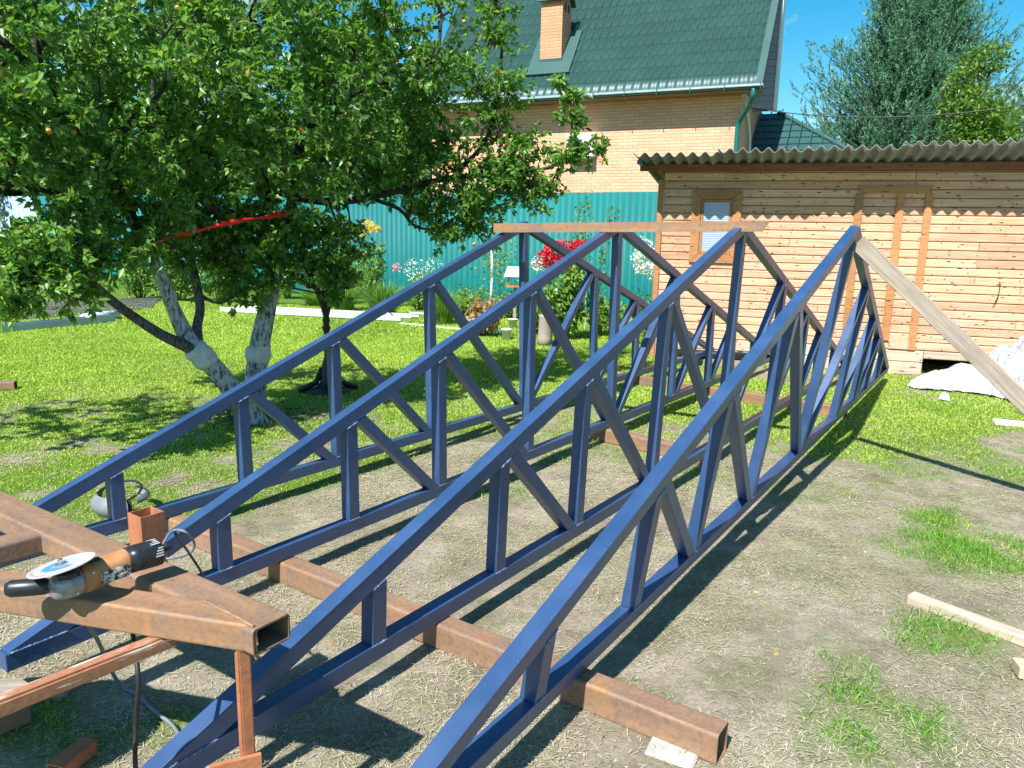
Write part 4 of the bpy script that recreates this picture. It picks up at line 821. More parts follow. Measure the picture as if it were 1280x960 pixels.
o = bark_obj(bm, t1, .18); o.name = 'limbs'; o.matrix_parent_inverse = Matrix.Translation(-t1.location)
def bpx(lst): return [((px((a, b), Y)), r, k) for a, b, Y, r, k in lst]
b1 = bpx([(10, 20, 5.0, .42, 1), (60, 150, 5.2, .38, 1.2), (5, 130, 4.9, .36, 1.2), (110, 60, 5.5, .42, 1), (15, 205, 4.9, .3, .9), (60, 330, 4.9, .32, 1.2), (15, 350, 4.7, .30, 1.2), (12, 385, 4.7, .22, 1.1), (90, 300, 5.1, .32, 1), (140, 325, 5.3, .3, .9), (150, 235, 5.6, .36, 1.1), (95, 205, 5.4, .34, 1.1), (185, 275, 5.8, .34, 1.1),
          (160, 20, 5.8, .42, .9), (215, 85, 6.0, .42, 1), (250, 10, 6.3, .45, 1), (195, 165, 6.2, .42, 1.2), (255, 155, 6.4, .42, 1.2), (225, 235, 6.5, .42, 1.2), (280, 230, 6.7, .4, 1.2), (295, 80, 6.6, .45, 1.2), (265, 295, 6.6, .34, 1.1), (215, 310, 6.5, .3, .8), (40, 60, 5.6, .4, .9), (130, 130, 5.6, .4, 1.1), (110, 360, 5.3, .2, .7),
          (-60, 100, 4.9, .5, 1), (-60, 250, 4.8, .5, 1), (-70, -60, 5.2, .6, 1), (60, -60, 5.6, .6, 1), (180, -70, 6.2, .6, 1), (300, -50, 6.8, .6, 1), (-110, 350, 4.9, .4, .8), (28, 120, 6.4, .45, 1), (100, 140, 6.8, .5, 1), (60, 200, 6.6, .4, .7), (170, 90, 7.0, .5, 1), (115, 270, 5.5, .28, 1), (170, 300, 5.8, .3, 1.1), (205, 275, 6.1, .3, 1.1), (240, 270, 6.4, .3, 1.1), (280, 275, 6.6, .3, 1.1), (270, 325, 6.5, .26, 1), (230, 335, 6.3, .22, .9), (90, 265, 5.3, .26, .9), (75, 365, 4.9, .2, 1), (35, 300, 4.9, .22, 1), (300, 365, 6.6, .2, .9), (140, 290, 7.2, .4, 1), (220, 290, 7.4, .4, 1), (-150, 200, 5.0, .5, 1), (-230, 120, 5.2, .6, 1), (-130, 40, 5.0, .6, 1), (-300, 200, 5.2, .6, 1), (-220, 280, 5.0, .4, .9), (250, 90, 5.6, .4, .9), (190, 190, 5.5, .36, .8)])
o, n1_ = crown(t1, b1, None, m_leaf, L1, .95)
for c in t1.children:
    if c.name.startswith(('crown', 'twigs')): c.matrix_parent_inverse = Matrix.Translation(-t1.location)
wr = AT(257, 448, 6.15); bm = bm_new(); tube(bm, spline([AT(240, 434, 6.11), AT(252, 444, 6.15), AT(262, 456, 6.18)], 4), [.08, .097, .10, .093, .10, .096, .10, .094, .08], 16); o = bm_obj('trunk_wrap', bm, m_wrap, t1, True); o.matrix_parent_inverse = Matrix.Translation(-t1.location)
# apple tree 2
t2 = empty('apple_tree', G(318, 516)); tag(t2, 'upright limewashed apple tree whose crown hangs over the teal fence', 'apple tree', 'apple trees on the lawn')
bm = bm_new(); L2 = []
L2 += limb(bm, [px((318, 528), 6.85), px((320, 470), 6.85), px((325, 430), 6.85), px((333, 390), 6.9), px((342, 350), 6.95), px((352, 300), 7.0), px((368, 240), 7.1), px((376, 160), 7.2), px((384, 70), 7.25), px((388, -30), 7.3)], [.115, .10, .092, .082, .07, .06, .052, .044, .036, .022])
L2 += limb(bm, [px((366, 246), 7.1), px((410, 252), 7.2), px((455, 248), 7.35), px((505, 236), 7.5), px((565, 222), 7.7), px((630, 218), 7.85), px((690, 210), 7.9)], [.04, .036, .034, .03, .026, .02, .01])
L2 += limb(bm, [px((352, 300), 7.0), px((330, 220), 6.95), px((316, 120), 6.9), px((312, 20), 6.9)], [.045, .04, .034, .025])
L2 += limb(bm, [px((374, 170), 7.2), px((420, 130), 7.3), px((470, 104), 7.4), px((522, 92), 7.5), px((545, 70), 7.55), px((552, 20), 7.6)], [.035, .032, .03, .03, .022, .014])
L2 += limb(bm, [px((470, 250), 7.4), px((500, 262), 7.5), px((520, 283), 7.6), px((560, 290), 7.7)], [.02, .018, .014, .01]); L2 += limb(bm, [px((565, 222), 7.7), px((610, 170), 7.8), px((625, 90), 7.8), px((630, 20), 7.8)], [.022, .02, .016, .01])
L2 += limb(bm, [px((690, 210), 7.9), px((712, 185), 7.9), px((715, 140), 7.9), px((722, 112), 7.9)], [.01, .008, .006, .004]); L2 += limb(bm, [px((712, 195), 7.9), px((735, 190), 7.9), px((762, 182), 7.9)], [.006, .005, .003])
o = bark_obj(bm, t2, 1.); o.matrix_parent_inverse = Matrix.Translation(-t2.location)
b2 = bpx([(335, 30, 6.9, .45, 1.1), (330, 170, 6.8, .45, 1.2), (310, 300, 6.7, .34, 1.2), (300, 335, 6.6, .28, 1.1), (350, 325, 6.8, .30, 1.1), (385, 300, 7.0, .3, 1), (405, 330, 7.0, .28, 1.1), (425, 350, 7.0, .2, 1), (435, 320, 7.1, .24, .9), (385, 40, 7.2, .5, 1.2), (440, 60, 7.3, .5, 1.2), (480, 15, 7.4, .5, 1.1), (390, 120, 7.1, .5, 1.2), (450, 140, 7.3, .5, 1.2), (400, 200, 7.0, .42, 1.2), (460, 205, 7.3, .42, 1.2),
          (520, 55, 7.5, .42, .9), (530, 125, 7.4, .42, 1.2), (505, 175, 7.4, .42, 1.2), (560, 180, 7.6, .42, 1.2), (595, 115, 7.7, .42, 1.1), (612, 50, 7.8, .34, .9), (575, 225, 7.6, .38, 1.1), (625, 165, 7.8, .36, 1.1), (645, 215, 7.8, .32, 1.1), (525, 225, 7.5, .36, 1.1), (600, 262, 7.7, .30, 1.1), (590, 285, 7.6, .26, 1.1), (545, 268, 7.6, .28, 1), (560, 296, 7.6, .2, .9), (655, 245, 7.85, .28, 1), (685, 235, 7.9, .20, .9), (640, 120, 7.8, .28, .9), (650, 185, 7.9, .28, .9),
          (715, 122, 7.9, .13, .8), (712, 150, 7.9, .14, .9), (722, 190, 7.9, .20, 1.2), (750, 183, 7.9, .09, .7), (700, 200, 7.9, .18, 1), (700, 105, 7.9, .10, .6), (620, 10, 7.9, .25, .7), (560, 10, 7.8, .3, .5), (340, 245, 6.9, .4, 1.1), (300, 160, 6.9, .4, 1), (360, 100, 7.3, .4, 1),
          (400, -80, 7.4, .7, 1), (500, -90, 7.6, .6, .9), (600, -80, 7.9, .5, .8), (620, 225, 7.7, .32, 1.1), (575, 250, 7.5, .3, 1), (665, 225, 7.9, .26, 1), (480, 90, 7.9, .5, 1), (430, 180, 8.0, .5, 1.1), (560, 80, 8.1, .4, .9), (500, 120, 8.1, .5, 1), (460, 45, 8.2, .5, 1), (315, 265, 6.8, .3, 1.1), (335, 300, 6.8, .3, 1.1), (360, 290, 6.9, .26, 1.1), (385, 345, 6.9, .24, 1), (330, 355, 6.7, .22, 1), (440, 290, 7.2, .2, .9), (410, 290, 7.1, .24, 1), (415, 370, 7.0, .14, .9), (300, 120, 5.95, .42, .9), (360, 150, 6.1, .42, .9), (330, 205, 6.05, .34, .9), (420, 105, 6.4, .42, .9), (380, 40, 6.2, .45, .9), (455, 175, 6.6, .36, .9), (400, 235, 6.3, .28, .9), (500, 90, 6.9, .36, .8), (340, -40, 6.2, .6, .9), (440, -60, 6.6, .6, .9), (420, 240, 7.3, .26, 1), (470, 235, 7.5, .26, 1), (520, 262, 7.6, .24, .9)])
o, n2_ = crown(t2, b2, None, m_leaf, L2, .98)
for c in t2.children:
    if c.name.startswith(('crown', 'twigs')): c.matrix_parent_inverse = Matrix.Translation(-t2.location)
bm = bm_new(); tube(bm, spline([AT(322, 432, 6.85), AT(323, 440, 6.85), AT(321, 452, 6.85)], 4), [.095, .112, .115, .106, .113, .116, .112, .108, .095], 16); o = bm_obj('trunk_wrap', bm, m_wrap, t2, True); o.matrix_parent_inverse = Matrix.Translation(-t2.location)
print('leaves', n1_, n2_)
# fruit: a few red apples
am = bm_new(); bmesh.ops.create_icosphere(am, subdivisions=2, radius=.021); ame = bpy.data.meshes.new('apple'); am.to_mesh(ame); am.free(); m_apple = simple('apple_skin', [(.35, (.40, .06, .03)), (.65, (.42, .30, .08))], 12, .35); ame.materials.append(m_apple)
for p_ in ame.polygons: p_.use_smooth = True
for i, (a, b, Y, par) in enumerate([(222, 10, 5.7, t1), (61, 164, 4.95, t1), (92, 165, 5.2, t1), (1, 92, 4.8, t1), (445, 97, 7.0, t2), (580, 27, 7.6, t2), (631, 170, 7.4, t2), (563, 205, 7.2, t2), (593, 305, 7.4, t2)]):
    o = bpy.data.objects.new('apple', ame); COL.objects.link(o); o.parent = par; o.location = Vector(px((a, b), Y))-par.location
# soil ring round the trunks
# red ribbon
def ribbon(pts, wdt, name, label):
    bm = bm_new(); sp = spline(pts, 7); prev = None
    for i, p in enumerate(sp):
        a = .35*math.sin(i*.7); u = Vector((0, math.sin(a), math.cos(a)))*wdt*(.35+.65*abs(math.sin(i*.23+.8)))
        q = [bm.verts.new(p-u/2), bm.verts.new(p+u/2), bm.verts.new(p+u/2+Vector((0, .003, 0))), bm.verts.new(p-u/2+Vector((0, .003, 0)))]
        if prev:
            for k in range(4): bm.faces.new((prev[k], prev[(k+1) % 4], q[(k+1) % 4], q[k]))
        prev = q
    return tag(bm_obj(name, bm, m_ribbon, None, True), label, 'ribbon')
ribbon([AT(168, 307, 5.82), AT(190, 304, 5.78), AT(215, 295, 5.85), AT(245, 289, 5.95), AT(275, 281, 6.05), AT(305, 275, 6.2), AT(340, 270, 6.5), AT(372, 262, 6.95)], .042, 'ribbon', 'red ribbon tied between the two apple trees')

# far trees
def leafy_tree(loc, h, cw, m_, label, n=5200, group=None, ls=.16, z0=.15, name='leafy_tree', spread=.30):
    t = empty(name, loc); tag(t, label, 'tree', group); bm = bm_new(); limb(bm, [(0, 0, 0), (.1, 0, h*.35), (-.1, .1, h*.65), (0, 0, h*.95)], [.2, .15, .09, .02])
    bl = []
    for i in range(34):
        f = rng.uniform(z0, 1); rr = cw*math.sqrt(max(.05, 1-(2*f-1)**2))*.75 if z0 > 0 else cw*.8*(1-f**3); a = rng.uniform(0, 6.283); q = rng.uniform(.2, 1)**.5; bl.append((rr*q*math.cos(a), rr*q*math.sin(a), f*h*.95))
        limb(bm, [(0, 0, f*h*.6), (rr*q*math.cos(a)*.6, rr*q*math.sin(a)*.6, f*h*.85), bl[-1]], [.05, .03, .01], 2, 5)
    bm_obj('trunk', bm, m_twig, t, True); B = np.array(bl); k = rng.integers(0, len(B), n); d = unit(rng.normal(size=(n, 3))); P = B[k]+d*(cw*spread*rng.uniform(.3, 1, n)**.5)[:, None]*np.array([1, 1, .8])
    make_leaves('crown', P, .6, rng.uniform(.6, 1.3, n)*ls, m_, t, .6, np.clip(rng.beta(2, 2, n)+(.3*(fbm(P[:, 0], P[:, 2], 1.2, 3, 5)-.5)), 0, .88)); return t
def gp3(pxx, Y): p = AT(pxx, 300, Y); return (p.x, p.y, 0)
leafy_tree(gp3(60, 30), 11.5, 3.6, m_leaf2, 'broad leafy tree beyond the fence at the far left', 16000, ls=.30)
leafy_tree(gp3(270, 31), 11.0, 3.4, m_leaf2, 'leafy tree beyond the fence behind the leaning apple tree', 14000, ls=.30)
leafy_tree(gp3(430, 29), 9.0, 2.6, m_leaf2, 'leafy tree beyond the fence behind the upright apple tree', 12000, ls=.28)
leafy_tree(gp3(1203, 21), 6.7, 1.02, m_lime, 'bright lime green tree between the two pines', 13000, ls=.11, z0=.25, spread=.52)
for a_, y_, h_, lab in ((-20, 27, 5.6, 'round bushy tree over the pale blue fence at far left'), (105, 29, 6.2, 'bushy tree rising just behind the left part of the teal fence'), (225, 28, 5.5, 'bushy tree seen between the stems of the leaning apple tree'), (350, 27, 5.2, 'bushy tree directly behind the upright apple trunk'), (470, 27, 5.4, 'bushy tree behind the fence above the daylilies'), (560, 29, 6.4, 'bushy tree against the left end of the brick house')):
    leafy_tree(gp3(a_, y_), h_, 2.7, m_leaf2, lab, 6500, 'bushy trees behind the fence', .24, 0.)
def pine(loc, h, cw, label, n_br=230, seed=1):
    t = empty('pine_tree', loc); tag(t, label, 'tree', 'pines behind the shed'); bm = bm_new(); limb(bm, [(0, 0, 0), (.08, 0, h*.4), (-.05, 0, h*.75), (0, 0, h)], [.24, .18, .09, .02]); tips = []
    for i in range(n_br):
        f = rng.uniform(.12, .98); a = rng.uniform(0, 6.283); L = cw*(1-f**1.7)**.8*rng.uniform(.45, 1.0)*(1+.22*math.sin(a*5+f*9))+.3; z_ = f*h
        pts = []
        for s in np.linspace(0, 1, 5): pts.append((math.cos(a)*L*s, math.sin(a)*L*s, z_+L*(.10*s+.45*s*s)))
        tube(bm, pts, [.05, .035, .025, .016, .008], 4)
        for s in np.linspace(.22, 1, 9):
            for q in range(4):
                p = np.array([math.cos(a)*L*s, math.sin(a)*L*s, z_+L*(.10*s+.45*s*s)])+rng.normal(size=3)*.20*(1.15-s*.4); ax = unit(np.array([math.cos(a)*.55, math.sin(a)*.55, 1.0])+rng.normal(size=3)*.35); tips.append((p, ax))
    bm_obj('trunk', bm, m_twig, t, True); P = np.array([p for p, _ in tips]); A = np.array([a for _, a in tips]); K = 21; n = len(P)
    s = rng.uniform(0, 1, (n, K)); base = P[:, None]+A[:, None]*(s*.34)[..., None]; dirs = unit(A[:, None]*rng.uniform(.7, 1.5, (n, K, 1))+rng.normal(size=(n, K, 3))*.62); ln = rng.uniform(.09, .155, (n, K))[..., None]
    side = unit(np.cross(dirs, rng.normal(size=(n, K, 3))))*.013
    V = np.stack([base-side, base+side, base+dirs*ln], 2).reshape(-1, 3); F = np.arange(len(V)).reshape(-1, 3)
    tint = np.clip(np.repeat(rng.beta(2, 2, n)*.7, K*3)+.3*np.repeat(s.ravel(), 3), 0, .88)
    link('crown', np_mesh('crown', V, F, {'tint': tint}), m_needle, t); return t
p_ = gp3(1115, 27); pine(p_, 10.2, 3.75, 'large blue-green pine rising above the shed roof', 480)
leafy_tree(gp3(560, 34), 9.5, 3.0, m_leaf2, 'leafy tree beyond the fence left of the brick house', 9000, ls=.30)
leafy_tree(gp3(160, 27), 8.5, 3.0, m_leaf2, 'rounded leafy tree close behind the fence at left', 12000, ls=.26)
p_ = gp3(1300, 28); pine(p_, 7.4, 2.6, 'second pine cut off by the right edge behind the shed', 300)
p_ = gp3(1245, 33); pine(p_, 5.2, 2.6, 'low grey-green pine behind the lime tree', 260)

# ------------------------------------------------------------------ garden border
def clump(loc, h, r, n, m_, label, cat='plant', name='grass_clump', wdt=.018, group=None):
    a = rng.uniform(0, 6.283, n); b = rng.uniform(.1, .55, n); rr = r*.25*np.sqrt(rng.uniform(0, 1, n)); H = h*rng.uniform(.6, 1.1, n); P = np.stack([rr*np.cos(a), rr*np.sin(a), np.zeros(n)], 1)
    out_ = np.stack([np.cos(a), np.sin(a), np.zeros(n)], 1); s = np.stack([-np.sin(a), np.cos(a), np.zeros(n)], 1)*wdt/2; q = []
    for t, wf_ in ((0, 1), (.5, 1), (.8, .8), (1, .05)):
        c = P+out_*(r*b*1.3*t*t)[:, None]+np.array([0, 0, 1])*(H*(t-.35*b*t*t*1.6))[:, None]; q += [c-s*wf_, c+s*wf_]
    V = np.stack(q, 1).reshape(-1, 3); i = np.arange(n)[:, None]*8; F = np.concatenate([i+np.array([[0+2*k, 1+2*k, 3+2*k, 2+2*k]]) for k in range(3)])
    t_ = empty(name, loc); tag(t_, label, cat, group); link('leaves', np_mesh('leaves', V, F, {'tint': np.repeat(rng.beta(2, 2, n)*.88, 8)}, True), m_, t_); return t_
def bush(loc, h, r, n, m_, label, cat='plant', name='bush', ls=.07, flowers=None, z0=.0, group=None, asp=.55):
    t = empty(name, loc); tag(t, label, cat, group); bm = bm_new(); B = []
    for i in range(16):
        a = rng.uniform(0, 6.283); q = rng.uniform(0, 1)**.5*r*.75; e_ = np.array([q*math.cos(a), q*math.sin(a), h*rng.uniform(.35, .92)]); B.append(e_); tube(bm, [(q*.2*math.cos(a), q*.2*math.sin(a), 0), tuple(e_*np.array([.6, .6, .6])), tuple(e_)], [.012, .009, .005], 5)
    bm_obj('stems', bm, m_stem if m_ is not m_dryp else m_twig, t, True); B = np.array(B); k = rng.integers(0, 16, n); P = B[k]*rng.uniform(.5, 1.05, (n, 1))+unit(rng.normal(size=(n, 3)))*r*.3*rng.uniform(.2, 1, (n, 1)); P[:, 2] = np.abs(P[:, 2])+z0*0
    make_leaves('leaves', P, .7, rng.uniform(.6, 1.3, n)*ls, m_, t, asp)
    for (c, fr, fn_, fm, fs) in (flowers or []):
        Pf_ = np.array(c)+unit(rng.normal(size=(fn_, 3)))*fr*rng.uniform(.6, 1, (fn_, 1)); make_leaves('flower', Pf_, .8, rng.uniform(.7, 1.2, fn_)*fs, fm, t, .9)['kind'] = 'stuff'
    return t
clump(G(480, 396), .75, .8, 420, m_plant, 'arching daylily clump before the teal fence beyond the ladder', 'plant')
clump(G(430, 388), .65, .7, 300, m_plant, 'low leafy daylily clump behind the black iron stand')
clump(G(555, 405), .7, .6, 300, m_plant, 'narrow leaved clump between the first two truss posts')
clump(G(395, 382), .5, .8, 260, m_plant, 'short grassy clump behind the upright apple trunk')
clump(G(335, 380), .55, .8, 260, m_plant, 'grassy clump at the lawn edge left of the upright trunk')
bush(G(605, 420), .62, .42, 1500, m_dryp, 'dried brown hydrangea bush before the teal fence', 'bush', ls=.075, name='dry_bush')
bush(G(668, 418), .75, .38, 900, m_plant, 'low green perennial beside the tree stump', ls=.06)
bush(G(702, 424), 1.25, .50, 2200, m_plant, 'tall phlox bush with a big red flower head', 'flowering bush', name='flowering_bush', ls=.10, flowers=[((-.16, -.1, 1.36), .21, 420, m_redf, .045), ((.0, -.05, 1.42), .19, 280, m_redf, .045), ((-.28, 0, 1.28), .16, 200, m_redf, .05), ((.22, -.05, 1.48), .12, 220, m_redf, .045), ((.05, -.25, 1.18), .07, 60, m_yellowf, .05), ((-.42, 0, 1.2), .12, 110, m_whitef, .04)])
bush(G(745, 420), .8, .3, 700, m_plant, 'low green plant between the red phlox and white flowers', ls=.07)
bush(G(815, 432), 1.1, .36, 1500, m_plant, 'bush with a cloud of white flowers by the shed corner', 'flowering bush', name='flowering_bush', ls=.07, flowers=[((-.15, 0, 1.30), .24, 700, m_whitef, .035), ((.06, 0, 1.12), .2, 420, m_whitef, .035), ((-.22, 0, 1.52), .14, 220, m_whitef, .03)])
bush(G(465, 385), 1.5, .4, 900, m_plant, 'tall goldenrod with yellow flower heads near the fence', 'flowering bush', name='flowering_bush', ls=.08, flowers=[((-.05, 0, 1.75), .16, 240, m_yellowf, .04), ((-.2, 0, 1.62), .12, 160, m_yellowf, .04), ((.15, 0, 1.7), .08, 80, m_yellowf, .04)])
bush(G(405, 380), 1.6, .4, 800, m_plant, 'yellow flowered perennial half hidden by the apple leaves', 'flowering bush', name='flowering_bush', ls=.08, flowers=[((0, 0, 1.62), .18, 260, m_yellowf, .045)])
bush(G(525, 388), .9, .5, 900, m_plant, 'airy plant with small white flowers against the fence', 'flowering bush', name='flowering_bush', ls=.06, flowers=[((-.1, 0, .85), .28, 170, m_whitef, .035), ((.3, 0, .95), .2, 100, m_whitef, .03), ((-.5, 0, .9), .1, 50, m_pinkf, .04)])
bush(G(585, 395), .6, .6, 900, m_plant, 'low green plants along the fence foot behind the dry bush', ls=.07)
bush(G(640, 398), .6, .5, 800, m_plant, 'leafy green plants around the bird feeder post', ls=.07)
bush(G(770, 415), .55, .4, 600, m_plant, 'low leafy plants left of the shed corner', ls=.08)
bush(G(275, 378), 1.1, .7, 1500, m_lime, 'bright yellow green shrub behind the leaning apple tree', 'bush', ls=.10)
bush(G(225, 374), 1.0, .7, 1300, m_plant, 'green shrub at the back of the lawn left of centre', 'bush', ls=.10)
bush(G(175, 372), .9, .7, 1200, m_plant, 'green shrub at the back left beyond the gravel bed', 'bush', ls=.10)
bush(G(360, 372), 1.2, .6, 1100, m_plant, 'green shrub behind the upright apple trunk', 'bush', ls=.10)
bush(G(440, 372), 1.2, .6, 1200, m_plant, 'green shrub at the fence above the ladder', 'bush', ls=.09)
for (a, b, hh_, lab) in ((727, 405, 2.35, 'tall slender climbing plant against the teal fence'), (716, 404, 2.1, 'shorter slender climber left of the tallest climber'), (745, 402, 2.2, 'leaning thin climber right of the tallest climber')):
    t = empty('climbing_plant', G(a, b)); tag(t, lab, 'plant', 'slender climbers at the fence'); bm = bm_new(); tube(bm, [(0, 0, 0), (.03, 0, hh_*.5), (.0 if a != 745 else .25, 0, hh_)], [.012, .009, .004], 5); bm_obj('stem', bm, m_stem, t, True)
    n = 260; s = rng.uniform(.15, 1, n); P = np.stack([(0 if a != 745 else .25)*s*s, np.zeros(n), s*hh_], 1)+rng.normal(size=(n, 3))*.07; make_leaves('leaves', P, .6, rng.uniform(.04, .08, n), m_lime, t, .6)
# sapling with white trunk near the feeder
t = empty('sapling', G(613, 398)); tag(t, 'young sapling with pale trunk before the teal fence', 'tree'); bm = bm_new(); tube(bm, [(0, 0, 0), (.02, 0, .8), (0, 0, 1.5)], [.03, .025, .015], 7); bm_obj('trunk', bm, m_white, t, True)
n = 500; P = rng.normal(size=(n, 3))*np.array([.22, .22, .35])+np.array([.15, 0, 1.1]); make_leaves('crown', P, .6, rng.uniform(.05, .09, n), m_plant, t)
# bird feeder
t = empty('bird_feeder', G(643, 402)); tag(t, 'small bird feeder with a pale pitched roof on a post', 'bird feeder'); bm = bm_new(); box(bm, (-.03, -.03, 0), (.03, .03, .66)); bm_obj('post', bm, m_grey, t)
bm = bm_new(); box(bm, (-.17, -.13, .66), (.17, .13, .70)); bm_obj('tray', bm, m_trim, t); bm = bm_new(); prism(bm, [(-.22, .86), (.22, .86), (.15, 1.04), (-.15, 1.04)], -.18, .18); bm_obj('roof', bm, m_white, t)
for sx in (-.13, .13):
    bm = bm_new(); box(bm, (sx-.012, -.1, .70), (sx+.012, .1, .86)); bm_obj('support', bm, m_trim, t)
bm = bm_new(); lathe(bm, [(.12, 0), (.11, .1), (.10, .42), (.11, .46)], 12); o = bm_obj('tree_stump', bm, m_grey, None, True); o.location = G(681, 431); tag(o, 'old upright log stump beneath the red phlox', 'stump')
for i, (a, b, lab) in enumerate([(633, 424, 'white plastic pot on the lawn edge below the dry bush'), (641, 402+8, 'small white pot beside the feeder post')]):
    bm = bm_new(); lathe(bm, [(.06, 0), (.08, .15), (.088, .152), (.088, .165), (.07, .165)], 12); o = bm_obj('flower_pot', bm, m_white, None, True); o.location = G(a, b); tag(o, lab, 'pot', 'white pots by the border')
for (a, b, z_, lab) in ((731, 412, .75, 'white lamp ball on a stick right of the red phlox'), (695, 425, .78, 'white lamp ball on a stick in the phlox leaves')):
    t = empty('garden_light', G(a, b)); tag(t, lab, 'garden light', 'stick lights in the border'); bm = bm_new(); tube(bm, [(0, 0, 0), (0, 0, z_)], .008, 6); bm_obj('stick', bm, m_alu, t); bm = bm_new(); bmesh.ops.create_icosphere(bm, subdivisions=2, radius=.045); bmesh.ops.translate(bm, vec=(0, 0, z_), verts=bm.verts); bm_obj('globe', bm, m_white, t, True)
# ladder lying on the lawn
la = G(285, 389); lb = G(508, 401); lM = frame(la, lb); LL = (lb-la).length; lad = empty('ladder'); lad.matrix_world = lM; tag(lad, 'aluminium extension ladder lying flat on the lawn before the border', 'ladder')
for yy_ in (-.25, .25):
    bm = bm_new(); box(bm, (0, yy_-.018, .02), (LL, yy_+.018, .11)); bm_obj('rail', bm, m_alu, lad, bevel=.004)
bm = bm_new(); tube(bm, [(0, -.23, .065), (0, .23, .065)], .02, 8); rme = bpy.data.meshes.new('rung'); bm.to_mesh(rme); bm.free(); rme.materials.append(m_alu)
for i in range(int(LL/.27)): o = link('rung', rme, None, lad); o.location = (.12+i*.27, 0, 0)
bm = bm_new(); box(bm, (LL-.03, -.24, .115), (LL+.35, -.21, .15)); box(bm, (LL-.03, .21, .115), (LL+.35, .24, .15)); bm_obj('hook', bm, m_alu, lad)
bm = bm_new(); tube(bm, spline([G(500, 404, .01), G(540, 408, .01), G(580, 412, .01), G(640, 418, .01)], 4), .014, 6); tag(bm_obj('garden_hose', bm, m_white, None, True), 'thin white hose on the lawn beyond the ladder', 'hose')
# zinc channel, gravel bed, rusty stub
c0 = G(-15, 417); c1 = G(140, 402); bm = bm_new(); L = (c1-c0).length; box(bm, (0, -.11, 0), (L, .11, .012)); box(bm, (0, -.11, .012), (L, -.095, .12)); box(bm, (0, .095, .012), (L, .11, .12)); o = bm_obj('metal_channel', bm, m_chan); o.matrix_world = frame(c0, c1); tag(o, 'long blue-grey metal channel lying on the lawn at left', 'channel')
bm = bm_new(); tube(bm, [(0, 0, .08), (.75, 0, .08)], .085, 12); o = bm_obj('plastic_wrap_roll', bm, m_film, None, True); o.matrix_world = frame(G(105, 404), G(136, 400)); tag(o, 'crumpled clear wrapping on the end of the metal channel', 'plastic wrap')
g = [G(20, 400), G(190, 386), G(200, 373), G(10, 378)]; me = np_mesh('gravel_bed', [(p.x, p.y, .018) for p in g], [(0, 1, 2, 3)]); tag(link('gravel_bed', me, m_gravel), kind='structure')
rtube('steel_offcut', G(-30, 488, 0), G(20, 486, 0), .12, .08, 'rusty rectangular offcut on the lawn at the left edge', 'steel offcut', m_rust2)
# black iron stand
st_ = empty('iron_stand', G(410, 489)); tag(st_, 'black cast iron garden stand with tray between the trusses and the trees', 'garden stand')
bm = bm_new(); lathe(bm, [(.26, 0), (.24, .03), (.12, .05), (.08, .10), (.07, .22), (.05, .30), (.03, .36), (.028, .62), (.045, .66), (.03, .70), (.04, .74), (.03, .78), (.05, .86), (.09, .98), (.11, 1.04), (.14, 1.07)], 18); bm_obj('pedestal', bm, m_iron, st_, True)
bm = bm_new(); box(bm, (-.16, -.14, 1.07), (.27, .14, 1.10)); box(bm, (-.16, -.14, 1.10), (.27, -.12, 1.13)); box(bm, (.25, -.12, 1.10), (.27, .12, 1.16)); box(bm, (-.16, .12, 1.10), (.27, .14, 1.14)); bm_obj('tray', bm, m_iron, st_, bevel=.004)
bm = bm_new(); box(bm, (.17, -.02, 1.12), (.23, .02, 1.36)); bm_obj('upright', bm, m_iron, st_)
for k in range(4):
    a = k*math.pi/2+.4; bm = bm_new(); tube(bm, [(math.cos(a)*.05, math.sin(a)*.05, .25), (math.cos(a)*.12, math.sin(a)*.12, .10), (math.cos(a)*.30, math.sin(a)*.30, .02)], [.03, .03, .035], 7); bm_obj('foot', bm, m_iron, st_, True)
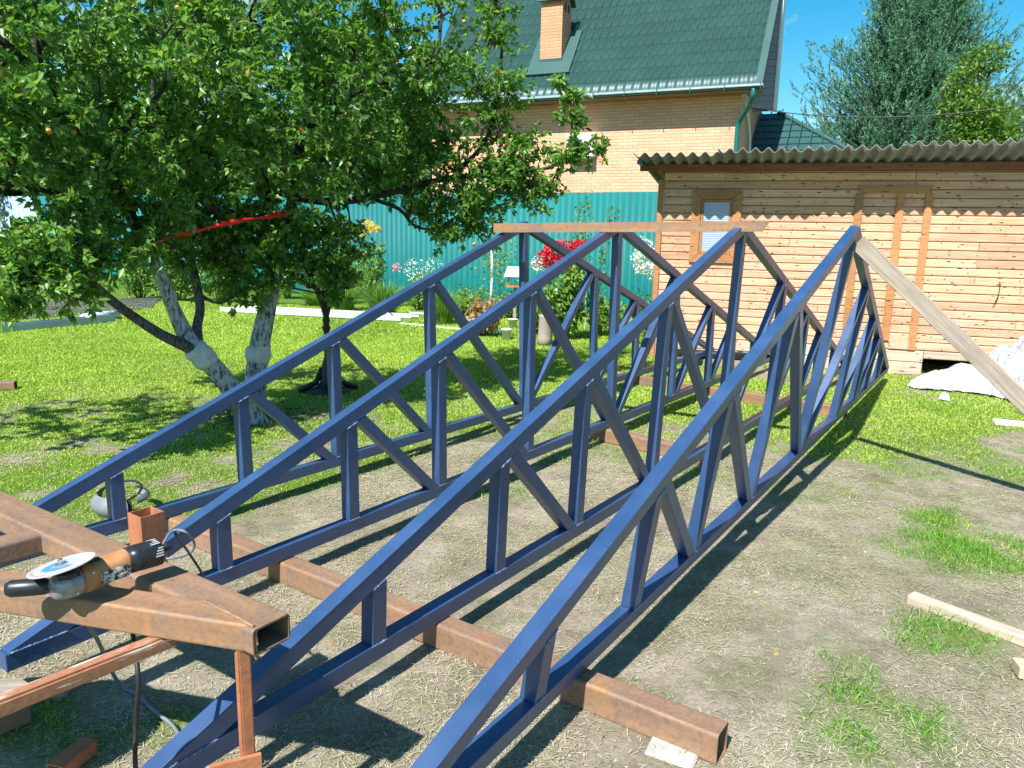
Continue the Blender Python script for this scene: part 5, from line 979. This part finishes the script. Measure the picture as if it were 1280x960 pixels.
# welding mask on the grass
wm = empty('welding_mask', G(150, 640)); wm.rotation_euler = (0, 0, R(-20)); wm.scale = (.82, .82, .6); tag(wm, 'grey welding mask with blue headgear knob on the grass behind the left truss', 'welding mask')
def shell(bm, rx, ry, a0, a1, z0, z1, bulge, n=12, mz=5, th=.006):
    for s in (0, th):
        g_ = [[bm.verts.new(((rx-s)*math.cos(a)*(1-bulge*(2*j/mz-1)**2), (ry-s)*math.sin(a)*(1-bulge*(2*j/mz-1)**2), z0+(z1-z0)*j/mz)) for a in np.linspace(a0, a1, n)] for j in range(mz+1)]
        for j in range(mz):
            for i in range(n-1): bm.faces.new((g_[j][i], g_[j][i+1], g_[j+1][i+1], g_[j+1][i]))
bm = bm_new(); shell(bm, .20, .17, R(170), R(330), .0, .20, .25); bm_obj('visor_shell', bm, m_helm, wm, True)
bm = bm_new(); shell(bm, .22, .19, R(-10), R(95), .13, .20, .12, mz=3); bm_obj('visor_shell', bm, m_helm, wm, True)
bm = bm_new(); tube(bm, [(.16*math.cos(a), .14*math.sin(a), .20+.06*math.sin(a*1.0)) for a in np.linspace(0, 2*math.pi, 25)], .010, 6); bm_obj('headband', bm, m_black, wm, True)
bm = bm_new(); lathe(bm, [(.035, 0), (.045, .01), (.045, .035), (.03, .045)], 14, Matrix.Translation((.06, -.05, .19)) @ Matrix.Rotation(R(50), 4, 'X')); bm_obj('knob', bm, m_bluep, wm, True)
bm = bm_new(); box(bm, (.0, -.06, .0), (.17, -.045, .16)); bm_obj('ear_plate', bm, m_black, wm, bevel=.004)

# dark soil mulch at the apple trunks
x = rng.normal(size=2600)*.33-2.25; y = rng.normal(size=2600)*.22+6.65
V = []; F = []
n = len(x); z_ = height(x, y)+.008; a = rng.uniform(0, 6.283, n); s = rng.uniform(.006, .02, n); P = np.stack([x, y, z_], 1); c_ = np.stack([np.cos(a), np.sin(a), rng.uniform(-.3, .3, n)], 1)*s[:, None]; d_ = np.stack([-np.sin(a), np.cos(a), rng.uniform(-.3, .5, n)], 1)*s[:, None]*.7
V = np.stack([P-c_, P+d_, P+c_, P-d_], 1).reshape(-1, 3); F = np.arange(4*n).reshape(-1, 4); tag(link('bark_mulch', np_mesh('bark_mulch', V, F), m_gravel), 'dark bark mulch around the apple trunks', 'mulch', kind='stuff')
bpy.context.view_layer.update()
